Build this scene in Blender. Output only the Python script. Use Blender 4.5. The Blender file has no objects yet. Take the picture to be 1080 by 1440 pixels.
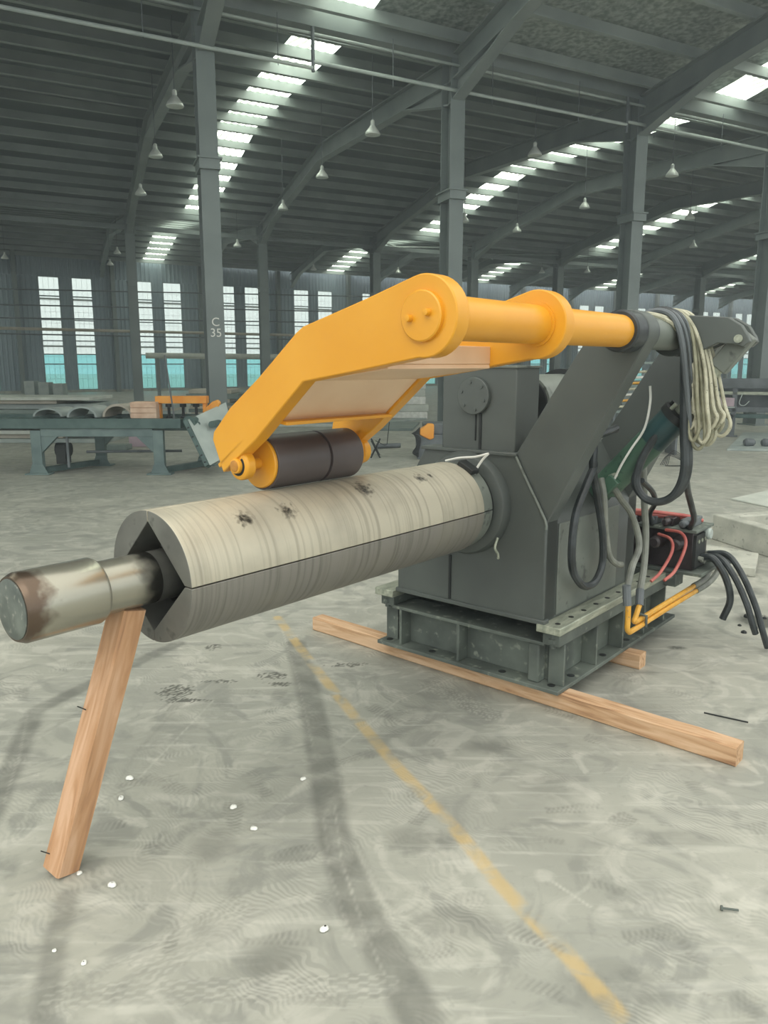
import bpy, math, random
import numpy as np
from mathutils import Vector, Matrix
random.seed(7); rng = np.random.default_rng(7)
SC = bpy.context.scene
COL = SC.collection

# ------------------------------------------------------------------ camera
F = 1100.0; CX = 540.0; CY = 720.0; EYE = 1.6
PITCH = math.atan(208 / F)
cam_d = bpy.data.cameras.new('camera'); cam = bpy.data.objects.new('camera', cam_d); COL.objects.link(cam)
cam.location = (0, 0, EYE); cam.rotation_euler = (math.pi / 2 - PITCH, 0, 0)
cam_d.sensor_fit = 'VERTICAL'; cam_d.sensor_height = 36.0; cam_d.lens = F / 1440 * 36.0
cam_d.clip_start = 0.05; cam_d.clip_end = 600
SC.camera = cam
# ------------------------------------------------------------------ daylight (bright overcast sky), exposure
w = bpy.data.worlds.new('overcast_sky'); SC.world = w; w.use_nodes = True
wn = w.node_tree.nodes; wl = w.node_tree.links
bg = wn['Background']; bg.inputs['Strength'].default_value = 1.0
tc = wn.new('ShaderNodeTexCoord'); sx = wn.new('ShaderNodeSeparateXYZ'); rp = wn.new('ShaderNodeValToRGB')
wl.new(tc.outputs['Generated'], sx.inputs[0]); wl.new(sx.outputs['Z'], rp.inputs[0]); wl.new(rp.outputs[0], bg.inputs['Color'])
rp.color_ramp.elements[0].position = 0.0; rp.color_ramp.elements[0].color = (1.3, 1.42, 1.45, 1)
rp.color_ramp.elements[1].position = 0.9; rp.color_ramp.elements[1].color = (2.1, 2.1, 1.95, 1)
sun_d = bpy.data.lights.new('daylight_through_cloud', 'SUN'); sun = bpy.data.objects.new('daylight_through_cloud', sun_d); COL.objects.link(sun)
sun_d.energy = 1.0; sun_d.angle = math.radians(50); sun_d.color = (1.0, 0.97, 0.9)
sun.rotation_euler = (math.radians(38), 0, math.radians(-25))
vs = SC.view_settings; vs.view_transform = 'Standard'; vs.look = 'None'; vs.gamma = 1.0; vs.use_curve_mapping = False
vs.exposure = -0.15
SC.cycles.max_bounces = 6; SC.cycles.diffuse_bounces = 3; SC.cycles.transparent_max_bounces = 12; SC.cycles.caustics_reflective = False
SC.cycles.caustics_refractive = False

# ------------------------------------------------------------------ geometry from the survey of the view
def ray(x, y):
    a = x - CX; b = CY - y
    return Vector((a, F * math.cos(PITCH) + b * math.sin(PITCH), -F * math.sin(PITCH) + b * math.cos(PITCH)))
def atz(x, y, z=0.0):
    r = ray(x, y); t = (z - EYE) / r.z; return Vector((r.x * t, r.y * t, z))
def aty(x, y, Y):
    r = ray(x, y); t = Y / r.y; return Vector((r.x * t, Y, EYE + r.z * t))
def dirv(az): a = math.radians(az); return Vector((math.sin(a), math.cos(a), 0))

# ------------------------------------------------------------------ materials
def lin(h):
    h = h.lstrip('#'); c = [int(h[i:i + 2], 16) / 255 for i in (0, 2, 4)]
    return tuple((x / 12.92 if x <= .04045 else ((x + .055) / 1.055) ** 2.4) for x in c) + (1,)
def newmat(name):
    m = bpy.data.materials.new(name); m.use_nodes = True
    return m, m.node_tree.nodes, m.node_tree.links, m.node_tree.nodes['Principled BSDF']
MATS = {}
def paint(name, c1, c2=None, scale=3.0, rough=.5, metal=0.0, bump=0.0, bscale=40, stretch=None, contrast=(.35, .65), coord='Object', detail=4, spec=.5, c3=None):
    """two tone noise mottled surface, with optional third speck colour"""
    if name in MATS: return MATS[name]
    m, n, l, b = newmat(name)
    t = n.new('ShaderNodeTexCoord'); mp = n.new('ShaderNodeMapping'); l.new(t.outputs[coord], mp.inputs[0])
    if stretch: mp.inputs['Scale'].default_value = stretch
    nz = n.new('ShaderNodeTexNoise'); nz.inputs['Scale'].default_value = scale; nz.inputs['Detail'].default_value = detail
    l.new(mp.outputs[0], nz.inputs['Vector'])
    r = n.new('ShaderNodeValToRGB'); l.new(nz.outputs['Fac'], r.inputs[0])
    r.color_ramp.elements[0].position = contrast[0]; r.color_ramp.elements[0].color = lin(c1)
    r.color_ramp.elements[1].position = contrast[1]; r.color_ramp.elements[1].color = lin(c2 or c1)
    out = r.outputs[0]
    if c3:
        n3 = n.new('ShaderNodeTexNoise'); n3.inputs['Scale'].default_value = scale * 4; n3.inputs['Detail'].default_value = 6; l.new(mp.outputs[0], n3.inputs['Vector'])
        r3 = n.new('ShaderNodeMapRange'); l.new(n3.outputs['Fac'], r3.inputs[0]); r3.inputs[1].default_value = .60; r3.inputs[2].default_value = .70
        mx = n.new('ShaderNodeMix'); mx.data_type = 'RGBA'; l.new(r3.outputs[0], mx.inputs[0]); l.new(out, mx.inputs[6]); mx.inputs[7].default_value = lin(c3); out = mx.outputs[2]
    l.new(out, b.inputs['Base Color'])
    b.inputs['Roughness'].default_value = rough; b.inputs['Metallic'].default_value = metal
    b.inputs['Specular IOR Level'].default_value = spec
    if bump:
        n2 = n.new('ShaderNodeTexNoise'); n2.inputs['Scale'].default_value = bscale; l.new(mp.outputs[0], n2.inputs['Vector'])
        bp = n.new('ShaderNodeBump'); bp.inputs['Strength'].default_value = bump; bp.inputs['Distance'].default_value = .01
        l.new(n2.outputs['Fac'], bp.inputs['Height']); l.new(bp.outputs[0], b.inputs['Normal'])
    MATS[name] = m; return m

M_yellow = paint('yellow_paint', '#dc981f', '#e5a42e', 2.5, .36, bump=.04, bscale=30)
M_peach = paint('pale_peach', '#dcb996', '#e8c9a8', 3, .45)  # paler and pinker than the yellow of the arm
M_grey = paint('dark_grey_green_paint', '#4b504d', '#585e5a', 2.0, .42, bump=.05, bscale=25)
M_greyl = paint('worn_grey_paint', '#626862', '#767c74', 4.0, .42, c3='#4a4f4b')
M_base = paint('dusty_base_paint', '#4c534e', '#6a726a', 5.0, .6, c3='#8a9184')
M_rail = paint('bare_steel_rail', '#8d9384', '#b4b8a6', 8.0, .45, .3, stretch=(1, 5, 5), c3='#6f7566')
M_dark = paint('black_grime', '#161a18', '#25292a', 10, .6)
M_black = paint('black_rubber', '#24292a', '#3b4143', 14, .38)
M_rubber = paint('roller_rubber', '#4b4444', '#5a5252', 3, .42)
M_green = paint('green_cylinder_paint', '#3d5a4a', '#4b6c58', 5, .4, c3='#21362c')
M_teal = paint('teal_cylinder_paint', '#1e3a3c', '#2b5052', 5, .4)
M_hoseg = paint('grey_dusty_hose', '#6c6f68', '#8b8e84', 12, .5)
M_hosey = paint('yellow_pipe_paint', '#cf9422', '#e6b04a', 12, .4, c3='#a8844c')
M_red = paint('red_hose', '#b0534c', '#cd776c', 12, .4)
M_rope = paint('beige_cable', '#9c9a84', '#c2bfa8', 20, .6, c3='#7b7a68')
M_rope2 = paint('dirty_beige_cable', '#77765f', '#98967f', 20, .6)
M_white = paint('white_plastic', '#d8d8d0', '#efefe8', 10, .5)
M_valve = paint('oily_dark_valve', '#2a2325', '#3b3436', 14, .3)
M_conc = paint('rough_concrete', '#9b9c92', '#b8b8ac', 5, .85, bump=.2, bscale=60, c3='#83847b')
M_ore = paint('faded_orange_paint', '#e28f2d', '#eda949', 4, .5)
M_table = paint('blue_green_machine_paint', '#5b6d6d', '#718380', 4, .5)
M_tabled = paint('dark_green_machine_paint', '#3e5452', '#536864', 5, .5)
M_panel = paint('pale_panel', '#9fa9a5', '#b3bcb6', 3, .5)
M_sheet = [paint('sheet_a', '#8f9a98', '#aab2ac', 3, .5), paint('sheet_b', '#66746f', '#7e8a84', 3, .5), paint('sheet_c', '#b6bbb2', '#cdd0c6', 3, .5), paint('sheet_d', '#a59e90', '#bcb5a6', 3, .5)]
M_fgrey = paint('far_machine_paint', '#555b5e', '#6c7275', 4, .5)
M_pink = paint('pinkish_box', '#a996a0', '#bba8b0', 4, .6)
M_roofs = paint('roof_sheet_metal', '#4e5858', '#5b6564', .6, .5)
M_foil = paint('foil_insulation', '#838c88', '#b9c1bb', 9, .3, .35, bump=1.0, bscale=6, contrast=(.38, .64))
M_purlin = paint('purlin_steel', '#848d8b', '#98a19e', 1, .5)
M_steel = paint('column_steel', '#6f7876', '#7d8684', 1.2, .5)
M_rafter = paint('rafter_steel', '#788180', '#878f8d', 1.2, .5)
M_clad = paint('wall_cladding', '#8796a0', '#95a4ac', .5, .6)
M_frame = paint('window_frame_grey', '#7c8a90', '#8c999e', 2, .5)
M_lamp = paint('lamp_aluminium', '#c4cac4', '#dde1da', 4, .35, .2)
M_foam = paint('white_foam', '#dcdcd4', '#f4f4ee', 30, .8, bump=.4, bscale=80)
M_wooda = None

def wood(name, c1, c2, axis=0, c3='#8a5a38'):
    m, n, l, b = newmat(name)
    t = n.new('ShaderNodeTexCoord'); mp = n.new('ShaderNodeMapping'); l.new(t.outputs['Object'], mp.inputs[0])
    s = [9.0, 9.0, 9.0]; s[axis] = .9; mp.inputs['Scale'].default_value = s
    nz = n.new('ShaderNodeTexNoise'); nz.inputs['Scale'].default_value = 3.2; nz.inputs['Detail'].default_value = 7; nz.inputs['Distortion'].default_value = 1.0
    l.new(mp.outputs[0], nz.inputs['Vector'])
    r = n.new('ShaderNodeValToRGB'); l.new(nz.outputs['Fac'], r.inputs[0]); e = r.color_ramp.elements
    e[0].position = .28; e[0].color = lin(c3); e[1].position = .66; e[1].color = lin(c2)
    x = e.new(.43); x.color = lin(c1)
    l.new(r.outputs[0], b.inputs['Base Color']); b.inputs['Roughness'].default_value = .75
    bp = n.new('ShaderNodeBump'); bp.inputs['Strength'].default_value = .35; bp.inputs['Distance'].default_value = .004
    l.new(nz.outputs['Fac'], bp.inputs['Height']); l.new(bp.outputs[0], b.inputs['Normal'])
    return m
M_wood = wood('pine_timber', '#c19a74', '#d8b795', 0, c3='#956f50')
M_woodz = wood('pine_timber_upright', '#bd9069', '#d3ab8a', 2, c3='#a0785a')

def mandrel_steel(name, ca, cb):
    m, n, l, b = newmat(name)
    t = n.new('ShaderNodeTexCoord'); mp = n.new('ShaderNodeMapping'); l.new(t.outputs['Object'], mp.inputs[0])
    mp.inputs['Scale'].default_value = (60, 1.2, 1.2)           # turning rings run round the drum
    nz = n.new('ShaderNodeTexNoise'); nz.inputs['Scale'].default_value = 1.0; nz.inputs['Detail'].default_value = 7; l.new(mp.outputs[0], nz.inputs['Vector'])
    nb = n.new('ShaderNodeTexNoise'); nb.inputs['Scale'].default_value = 5.0; nb.inputs['Detail'].default_value = 6; l.new(t.outputs['Object'], nb.inputs['Vector'])
    r = n.new('ShaderNodeValToRGB'); l.new(nz.outputs['Fac'], r.inputs[0]); e = r.color_ramp.elements
    e[0].position = .30; e[0].color = lin(ca); e[1].position = .50; e[1].color = lin(cb)
    mr = n.new('ShaderNodeMapRange'); l.new(nb.outputs['Fac'], mr.inputs[0]); mr.inputs[1].default_value = .45; mr.inputs[2].default_value = .75; mr.inputs[3].default_value = 0; mr.inputs[4].default_value = .55
    mx = n.new('ShaderNodeMix'); mx.data_type = 'RGBA'; l.new(mr.outputs[0], mx.inputs[0]); l.new(r.outputs[0], mx.inputs[6]); mx.inputs[7].default_value = lin('#8d897c')
    cur = mx.outputs[2]
    # oily handling spots: irregular blots at places of their own
    for (u, v_, z, rad) in SPOTS:
        vm = n.new('ShaderNodeVectorMath'); vm.operation = 'DISTANCE'; vm.inputs[1].default_value = (u, v_, z)
        ns = n.new('ShaderNodeTexNoise'); ns.inputs['Scale'].default_value = 55; ns.inputs['Detail'].default_value = 5; l.new(t.outputs['Object'], ns.inputs['Vector'])
        sc = n.new('ShaderNodeVectorMath'); sc.operation = 'MULTIPLY_ADD'; sc.inputs[1].default_value = (rad * 2.4,) * 3
        l.new(ns.outputs['Color'], sc.inputs[0]); l.new(t.outputs['Object'], sc.inputs[2])
        sb = n.new('ShaderNodeVectorMath'); sb.operation = 'SUBTRACT'; sb.inputs[1].default_value = (rad * 1.2,) * 3; l.new(sc.outputs[0], sb.inputs[0])
        l.new(sb.outputs[0], vm.inputs[0])
        q = n.new('ShaderNodeMapRange'); l.new(vm.outputs['Value'], q.inputs[0]); q.inputs[1].default_value = rad; q.inputs[2].default_value = rad * .15; q.inputs[3].default_value = 0; q.inputs[4].default_value = 1.0
        mm = n.new('ShaderNodeMix'); mm.data_type = 'RGBA'; l.new(q.outputs[0], mm.inputs[0]); l.new(cur, mm.inputs[6]); mm.inputs[7].default_value = lin('#2b2a25'); cur = mm.outputs[2]
    l.new(cur, b.inputs['Base Color'])
    b.inputs['Metallic'].default_value = .25; b.inputs['Roughness'].default_value = .5
    bp = n.new('ShaderNodeBump'); bp.inputs['Strength'].default_value = .06; bp.inputs['Distance'].default_value = .003
    l.new(nz.outputs['Fac'], bp.inputs['Height']); l.new(bp.outputs[0], b.inputs['Normal'])
    return m
def shaft_steel():
    m, n, l, b = newmat('shaft_steel_with_rust')
    t = n.new('ShaderNodeTexCoord'); s = n.new('ShaderNodeSeparateXYZ'); l.new(t.outputs['Object'], s.inputs[0])
    nz = n.new('ShaderNodeTexNoise'); nz.inputs['Scale'].default_value = 14; nz.inputs['Detail'].default_value = 6; l.new(t.outputs['Object'], nz.inputs['Vector'])
    ad = n.new('ShaderNodeMath'); ad.operation = 'MULTIPLY_ADD'; l.new(nz.outputs['Fac'], ad.inputs[0]); ad.inputs[1].default_value = -.16; l.new(s.outputs['X'], ad.inputs[2])
    q = n.new('ShaderNodeMapRange'); l.new(ad.outputs[0], q.inputs[0]); q.inputs[1].default_value = -2.245; q.inputs[2].default_value = -2.205; q.inputs[3].default_value = .9; q.inputs[4].default_value = 0
    mx = n.new('ShaderNodeMix'); mx.data_type = 'RGBA'; l.new(q.outputs[0], mx.inputs[0]); mx.inputs[6].default_value = lin('#a7a496'); mx.inputs[7].default_value = lin('#5d4a3c')
    q2 = n.new('ShaderNodeMapRange'); l.new(ad.outputs[0], q2.inputs[0]); q2.inputs[1].default_value = -1.93; q2.inputs[2].default_value = -1.87
    m2 = n.new('ShaderNodeMix'); m2.data_type = 'RGBA'; l.new(q2.outputs[0], m2.inputs[0]); l.new(mx.outputs[2], m2.inputs[6]); m2.inputs[7].default_value = lin('#3b3a35')
    l.new(m2.outputs[2], b.inputs['Base Color']); b.inputs['Metallic'].default_value = .75; b.inputs['Roughness'].default_value = .27
    return m
# oil spots in machine coordinates (on the surface of the drum)
MV, MZ, MR = .538, .936, .214
def drum(u, deg, r=MR): a = math.radians(deg); return (u, MV - r * math.cos(a), MZ + r * math.sin(a))
SPOTS = [drum(-1.49, 50) + (.042,), drum(-1.30, 50) + (.040,), drum(-.86, 62) + (.055,), drum(-.50, 60) + (.036,), drum(-.42, 62) + (.016,)]
M_mandrel = mandrel_steel('turned_mandrel_steel', '#a39d8c', '#bfb9a6'); M_mandrel2 = mandrel_steel('grimy_shaded_mandrel_steel', '#6c6a62', '#84817a'); M_shaft = shaft_steel()  # second steel, for lower segments: real grime plus shade put into the colour
M_core = paint('greasy_core', '#2e2e2b', '#4a4a45', 9, .4)
M_endface = paint('segment_end_steel', '#62625c', '#7b7b73', 5, .5, .2, c3='#55554f')

def glass(name, c, opacity):
    m = bpy.data.materials.new(name); m.use_nodes = True; n = m.node_tree.nodes; l = m.node_tree.links; n.clear()
    o = n.new('ShaderNodeOutputMaterial'); tr = n.new('ShaderNodeBsdfTransparent'); tl = n.new('ShaderNodeBsdfTranslucent'); mx = n.new('ShaderNodeMixShader')
    tr.inputs[0].default_value = lin(c); tl.inputs[0].default_value = lin(c); mx.inputs[0].default_value = opacity
    l.new(tr.outputs[0], mx.inputs[1]); l.new(tl.outputs[0], mx.inputs[2]); l.new(mx.outputs[0], o.inputs[0]); return m
M_pane = glass('clear_window_glass', '#f4faf8', .15)
M_pane_c = glass('blue_green_window_glass', '#c2ebec', .2)
M_sky = bpy.data.materials.new('daylit_skylight_panel'); M_sky.use_nodes = True
_n = M_sky.node_tree.nodes; _b = _n['Principled BSDF']; _b.inputs['Base Color'].default_value = lin('#e8f0e0'); _b.inputs['Emission Color'].default_value = lin('#f2fbec'); _b.inputs['Emission Strength'].default_value = 7.0
_t = _n.new('ShaderNodeTexCoord'); _w = _n.new('ShaderNodeTexWave'); _w.wave_type = 'BANDS'; _w.bands_direction = 'X'; _mp = _n.new('ShaderNodeMapping'); _mp.inputs['Rotation'].default_value = (0, 0, math.radians(-29)); _w.inputs['Scale'].default_value = 1.6; _cr = _n.new('ShaderNodeValToRGB'); _l = M_sky.node_tree.links
_l.new(_t.outputs['Object'], _mp.inputs[0]); _l.new(_mp.outputs[0], _w.inputs['Vector']); _l.new(_w.outputs['Fac'], _cr.inputs[0]); _l.new(_cr.outputs[0], _b.inputs['Emission Color'])
_cr.color_ramp.elements[0].position = .1; _cr.color_ramp.elements[0].color = (.10, .115, .095, 1); _cr.color_ramp.elements[1].position = .7; _cr.color_ramp.elements[1].color = (.92, 1.0, .86, 1)

# ------------------------------------------------------------------ mesh builder
class MB:
    def __init__(s): s.v = []; s.f = []
    def add(s, vs, fs):
        o = len(s.v); s.v += [tuple(p) for p in vs]; s.f += [tuple(i + o for i in f) for f in fs]; return s
    def box(s, a, b):
        x0, y0, z0 = a; x1, y1, z1 = b
        return s.add([(x0, y0, z0), (x1, y0, z0), (x1, y1, z0), (x0, y1, z0), (x0, y0, z1), (x1, y0, z1), (x1, y1, z1), (x0, y1, z1)],
                     [(0, 3, 2, 1), (4, 5, 6, 7), (0, 1, 5, 4), (1, 2, 6, 5), (2, 3, 7, 6), (3, 0, 4, 7)])
    def obox(s, c, ax, ay, az, hx, hy, hz):
        c = Vector(c); vs = []
        for k in (-1, 1):
            for (i, j) in ((-1, -1), (1, -1), (1, 1), (-1, 1)): vs.append(c + ax * (i * hx) + ay * (j * hy) + az * (k * hz))
        return s.add(vs, [(0, 3, 2, 1), (4, 5, 6, 7), (0, 1, 5, 4), (1, 2, 6, 5), (2, 3, 7, 6), (3, 0, 4, 7)])
    def beam(s, p, q, wd, ht, up=Vector((0, 0, 1))):
        p = Vector(p); q = Vector(q); d = (q - p); L = d.length; d.normalize(); sd = d.cross(up).normalized(); u2 = sd.cross(d)
        return s.obox((p + q) / 2, d, sd, u2, L / 2, wd / 2, ht / 2)
    def ibeam(s, p, q, wd, ht, tf=.03, tw=.02):
        p = Vector(p); q = Vector(q); d = (q - p).normalized(); up = Vector((0, 0, 1)); sd = d.cross(up).normalized(); u2 = sd.cross(d)
        s.beam(p, q, tw, ht - 2 * tf); s.beam(p + u2 * (ht - tf) / 2, q + u2 * (ht - tf) / 2, wd, tf); s.beam(p - u2 * (ht - tf) / 2, q - u2 * (ht - tf) / 2, wd, tf); return s
    def prism(s, pts, vec):
        n = len(pts); vec = Vector(vec); a = [Vector(p) for p in pts]; b = [p + vec for p in a]
        nrm = Vector((0, 0, 0))
        for i in range(n): nrm += a[i].cross(a[(i + 1) % n])
        fl = nrm.dot(vec) > 0
        fs = [tuple(range(n)), tuple(range(2 * n - 1, n - 1, -1))] + [(i, i + n, (i + 1) % n + n, (i + 1) % n) for i in range(n)]
        if fl: fs = [tuple(reversed(f)) for f in fs]
        return s.add(a + b, fs)
    def pu(s, prof, u0, u1): return s.prism([(u0, a, b) for a, b in prof], (u1 - u0, 0, 0))      # profile in (V, Z), pushed along U
    def cyl(s, p, q, r, r2=None, n=32, cap=True):
        p = Vector(p); q = Vector(q); d = (q - p).normalized(); r2 = r if r2 is None else r2
        t = Vector((0, 0, 1)) if abs(d.z) < .9 else Vector((1, 0, 0)); a = d.cross(t).normalized(); b = d.cross(a)
        vs = []
        for c, rr in ((p, r), (q, r2)):
            for i in range(n): g = 2 * math.pi * i / n; vs.append(c + a * (rr * math.cos(g)) + b * (rr * math.sin(g)))
        fs = [(i, i + n, (i + 1) % n + n, (i + 1) % n) for i in range(n)]
        if cap: fs += [tuple(range(n)), tuple(range(2 * n - 1, n - 1, -1))]
        return s.add(vs, fs)
    def lathe(s, p, d, prof, n=40):
        """prof: (distance along d, radius), closed at both ends"""
        p = Vector(p); d = Vector(d).normalized(); t = Vector((0, 0, 1)) if abs(d.z) < .9 else Vector((1, 0, 0)); a = d.cross(t).normalized(); b = d.cross(a)
        vs = []; m = len(prof)
        for (h, r) in prof:
            for i in range(n): g = 2 * math.pi * i / n; vs.append(p + d * h + a * (r * math.cos(g)) + b * (r * math.sin(g)))
        fs = []
        for k in range(m - 1):
            for i in range(n): fs.append((k * n + i, (k + 1) * n + i, (k + 1) * n + (i + 1) % n, k * n + (i + 1) % n))
        fs += [tuple(range(n)), tuple(range(m * n - 1, (m - 1) * n - 1, -1))]
        return s.add(vs, fs)
    def tube(s, pts, r, n=10, sub=6, closed=False):
        P = [Vector(p) for p in pts]; path = []
        if sub > 1 and len(P) > 2:
            N = len(P); rngk = range(N if closed else N - 1)
            for i in rngk:
                p0 = P[(i - 1) % N] if (closed or i > 0) else P[0] * 2 - P[1]; p1 = P[i]; p2 = P[(i + 1) % N]
                p3 = P[(i + 2) % N] if (closed or i + 2 < N) else P[-1] * 2 - P[-2]
                for k in range(sub):
                    t = k / sub
                    path.append(.5 * ((2 * p1) + (p2 - p0) * t + (2 * p0 - 5 * p1 + 4 * p2 - p3) * t * t + (3 * p1 - p0 - 3 * p2 + p3) * t ** 3))
            if not closed: path.append(P[-1])
        else: path = P
        N = len(path); vs = []; prev = None
        for i in range(N):
            if closed: d = path[(i + 1) % N] - path[i - 1]
            else: d = path[min(i + 1, N - 1)] - path[max(i - 1, 0)]
            d.normalize()
            if prev is None: t = Vector((0, 0, 1)) if abs(d.z) < .8 else Vector((1, 0, 0)); a = d.cross(t).normalized()
            else: a = (prev - d * prev.dot(d)).normalized()
            prev = a; b = d.cross(a)
            for k in range(n): g = 2 * math.pi * k / n; vs.append(path[i] + a * (r * math.cos(g)) + b * (r * math.sin(g)))
        fs = []
        for i in range(N if closed else N - 1):
            j = (i + 1) % N
            for k in range(n): fs.append((i * n + k, i * n + (k + 1) % n, j * n + (k + 1) % n, j * n + k))
        if not closed: fs += [tuple(reversed(range(n))), tuple(range((N - 1) * n, N * n))]
        return s.add(vs, fs)
    def mesh(s, name, mat, angle=35, smooth=True):
        me = bpy.data.meshes.new(name); me.from_pydata(s.v, [], s.f); me.validate()
        import bmesh
        bm = bmesh.new(); bm.from_mesh(me); bmesh.ops.recalc_face_normals(bm, faces=bm.faces); bm.to_mesh(me); bm.free()
        me.materials.append(mat)
        if smooth:
            me.polygons.foreach_set('use_smooth', [True] * len(me.polygons)); me.set_sharp_from_angle(angle=math.radians(angle))
        return me
    def build(s, name, mat, parent=None, bevel=0, angle=35, loc=None):
        if loc is not None: s.v = [tuple(Vector(p) - Vector(loc)) for p in s.v]
        me = s.mesh(name, mat, angle); o = bpy.data.objects.new(name, me); COL.objects.link(o)
        if loc is not None: o.location = loc
        if parent: o.parent = parent
        if bevel:
            md = o.modifiers.new('bevel', 'BEVEL'); md.width = bevel; md.segments = 2; md.limit_method = 'ANGLE'; md.angle_limit = math.radians(40); md.harden_normals = False
        return o
def tag(o, label=None, cat=None, group=None, kind=None):
    if label: o['label'] = label
    if cat: o['category'] = cat
    if group: o['group'] = group
    if kind: o['kind'] = kind
    return o
def thing(name, label, cat, loc=(0, 0, 0), rz=0.0, group=None):
    o = bpy.data.objects.new(name, None); COL.objects.link(o); o.location = loc; o.rotation_euler = (0, 0, rz); o.empty_display_size = .1
    return tag(o, label, cat, group)
def inst(name, me, parent=None, loc=(0, 0, 0), rz=0.0):
    o = bpy.data.objects.new(name, me); COL.objects.link(o); o.location = loc; o.rotation_euler = (0, 0, rz)
    if parent: o.parent = parent
    return o

# ================================================================== THE HALL
# ---- floor: one mesh, fine grid where stains and prints lie
def floor_material():
    m, n, l, b = newmat('trowelled_concrete_floor')
    t = n.new('ShaderNodeTexCoord'); at = n.new('ShaderNodeAttribute'); at.attribute_name = 'marks'
    sp = n.new('ShaderNodeSeparateColor'); l.new(at.outputs['Color'], sp.inputs[0])
    def noise(scale, det=5, dist=0., st=None):
        x = n.new('ShaderNodeTexNoise'); x.inputs['Scale'].default_value = scale; x.inputs['Detail'].default_value = det; x.inputs['Distortion'].default_value = dist
        if st: mp = n.new('ShaderNodeMapping'); mp.inputs['Scale'].default_value = st[:3]; mp.inputs['Rotation'].default_value = (0, 0, st[3]); l.new(t.outputs['Object'], mp.inputs[0]); l.new(mp.outputs[0], x.inputs['Vector'])
        else: l.new(t.outputs['Object'], x.inputs['Vector'])
        return x.outputs['Fac']
    def rng_(src, a, b_, c, d):
        q = n.new('ShaderNodeMapRange'); l.new(src, q.inputs[0]); q.inputs[1].default_value = a; q.inputs[2].default_value = b_; q.inputs[3].default_value = c; q.inputs[4].default_value = d; return q.outputs[0]
    def mix(f, a, b_):
        x = n.new('ShaderNodeMix'); x.data_type = 'RGBA'
        if isinstance(f, float): x.inputs[0].default_value = f
        else: l.new(f, x.inputs[0])
        for v, i in ((a, 6), (b_, 7)):
            if isinstance(v, str): x.inputs[i].default_value = lin(v)
            else: l.new(v, x.inputs[i])
        return x.outputs[2]
    def mul(a, b_):
        x = n.new('ShaderNodeMath'); x.operation = 'MULTIPLY'
        l.new(a, x.inputs[0])
        if isinstance(b_, float): x.inputs[1].default_value = b_
        else: l.new(b_, x.inputs[1])
        return x.outputs[0]
    base = mix(rng_(noise(1.3, 6, .6), .35, .65, 0, 1), '#96968c', '#aeada1')
    base = mix(rng_(noise(.35, 4, .3), .4, .62, 0, .6), base, '#999b92')
    base = mix(rng_(noise(3.5, 8, 2.2), .52, .62, 0, .45), base, '#c2c0b5')           # pale trowel swirls
    base = mix(rng_(noise(2.2, 8, 3.0), .52, .62, 0, .6), base, '#83847d')            # grey smears
    base = mix(rng_(noise(.6, 4, .2, (.25, 3.0, 1, math.radians(-8))), .5, .7, 0, .35), base, '#8e8f86')  # long drag streaks
    base = mix(rng_(noise(2.2, 5, .4, (1, 9, 1, .9)), .56, .66, 0, .35), base, '#c6c5ba')
    base = mix(rng_(noise(38, 4, 0), .60, .72, 0, .4), base, '#8b8c84')
    # wavy trowel ridges
    wv = n.new('ShaderNodeTexWave'); wv.wave_type = 'RINGS'; wv.inputs['Scale'].default_value = 5.5; wv.inputs['Distortion'].default_value = 14; wv.inputs['Detail'].default_value = 3; wv.inputs['Detail Scale'].default_value = .8
    l.new(t.outputs['Object'], wv.inputs['Vector'])
    wm = mul(rng_(wv.outputs['Fac'], .55, .95, 0, 1), rng_(noise(1.7, 3, .5), .5, .6, 0, .28))
    base = mix(wm, base, '#8f908a')
    wv2 = n.new('ShaderNodeTexWave'); wv2.wave_type = 'BANDS'; wv2.bands_direction = 'DIAGONAL'; wv2.inputs['Scale'].default_value = 24; wv2.inputs['Distortion'].default_value = 34; wv2.inputs['Detail'].default_value = 2; wv2.inputs['Detail Scale'].default_value = .22
    l.new(t.outputs['Object'], wv2.inputs['Vector'])
    base = mix(mul(rng_(wv2.outputs['Fac'], .35, .75, 0, 1), rng_(noise(2.3, 4, .8), .53, .60, 0, .26)), base, '#8b8c84')
    base = mix(mul(rng_(wv2.outputs['Fac'], .7, .3, 0, 1), rng_(noise(2.9, 4, .8), .53, .6, 0, .22)), base, '#c8c6ba')
    base = mix(mul(at.outputs['Alpha'], rng_(noise(12, 6, .6), .3, .6, .3, 1.0)), base, '#d2d0c4')
    base = mix(mul(sp.outputs['Red'], rng_(noise(9, 6, .6), .3, .6, .5, 1.0)), base, '#5d5e58')
    base = mix(mul(sp.outputs['Green'], rng_(noise(7, 7, .5), .36, .56, .0, 1.0)), base, '#c9ab6c')
    base = mix(sp.outputs['Blue'], base, '#55564f')
    l.new(base, b.inputs['Base Color'])
    l.new(rng_(noise(2.5, 5, 1.), .3, .7, .38, .62), b.inputs['Roughness']); b.inputs['Specular IOR Level'].default_value = .4
    bp = n.new('ShaderNodeBump'); bp.inputs['Strength'].default_value = .12; bp.inputs['Distance'].default_value = .004; l.new(noise(22, 8, 1.), bp.inputs['Height']); l.new(bp.outputs[0], b.inputs['Normal'])
    return m
def seg_dist(X, Y, pts):
    D = np.full(X.shape, 1e9); 
    for (ax, ay), (bx, by) in zip(pts[:-1], pts[1:]):
        dx, dy = bx - ax, by - ay; t = np.clip(((X - ax) * dx + (Y - ay) * dy) / (dx * dx + dy * dy + 1e-9), 0, 1)
        D = np.minimum(D, np.hypot(X - ax - t * dx, Y - ay - t * dy))
    return D
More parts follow.
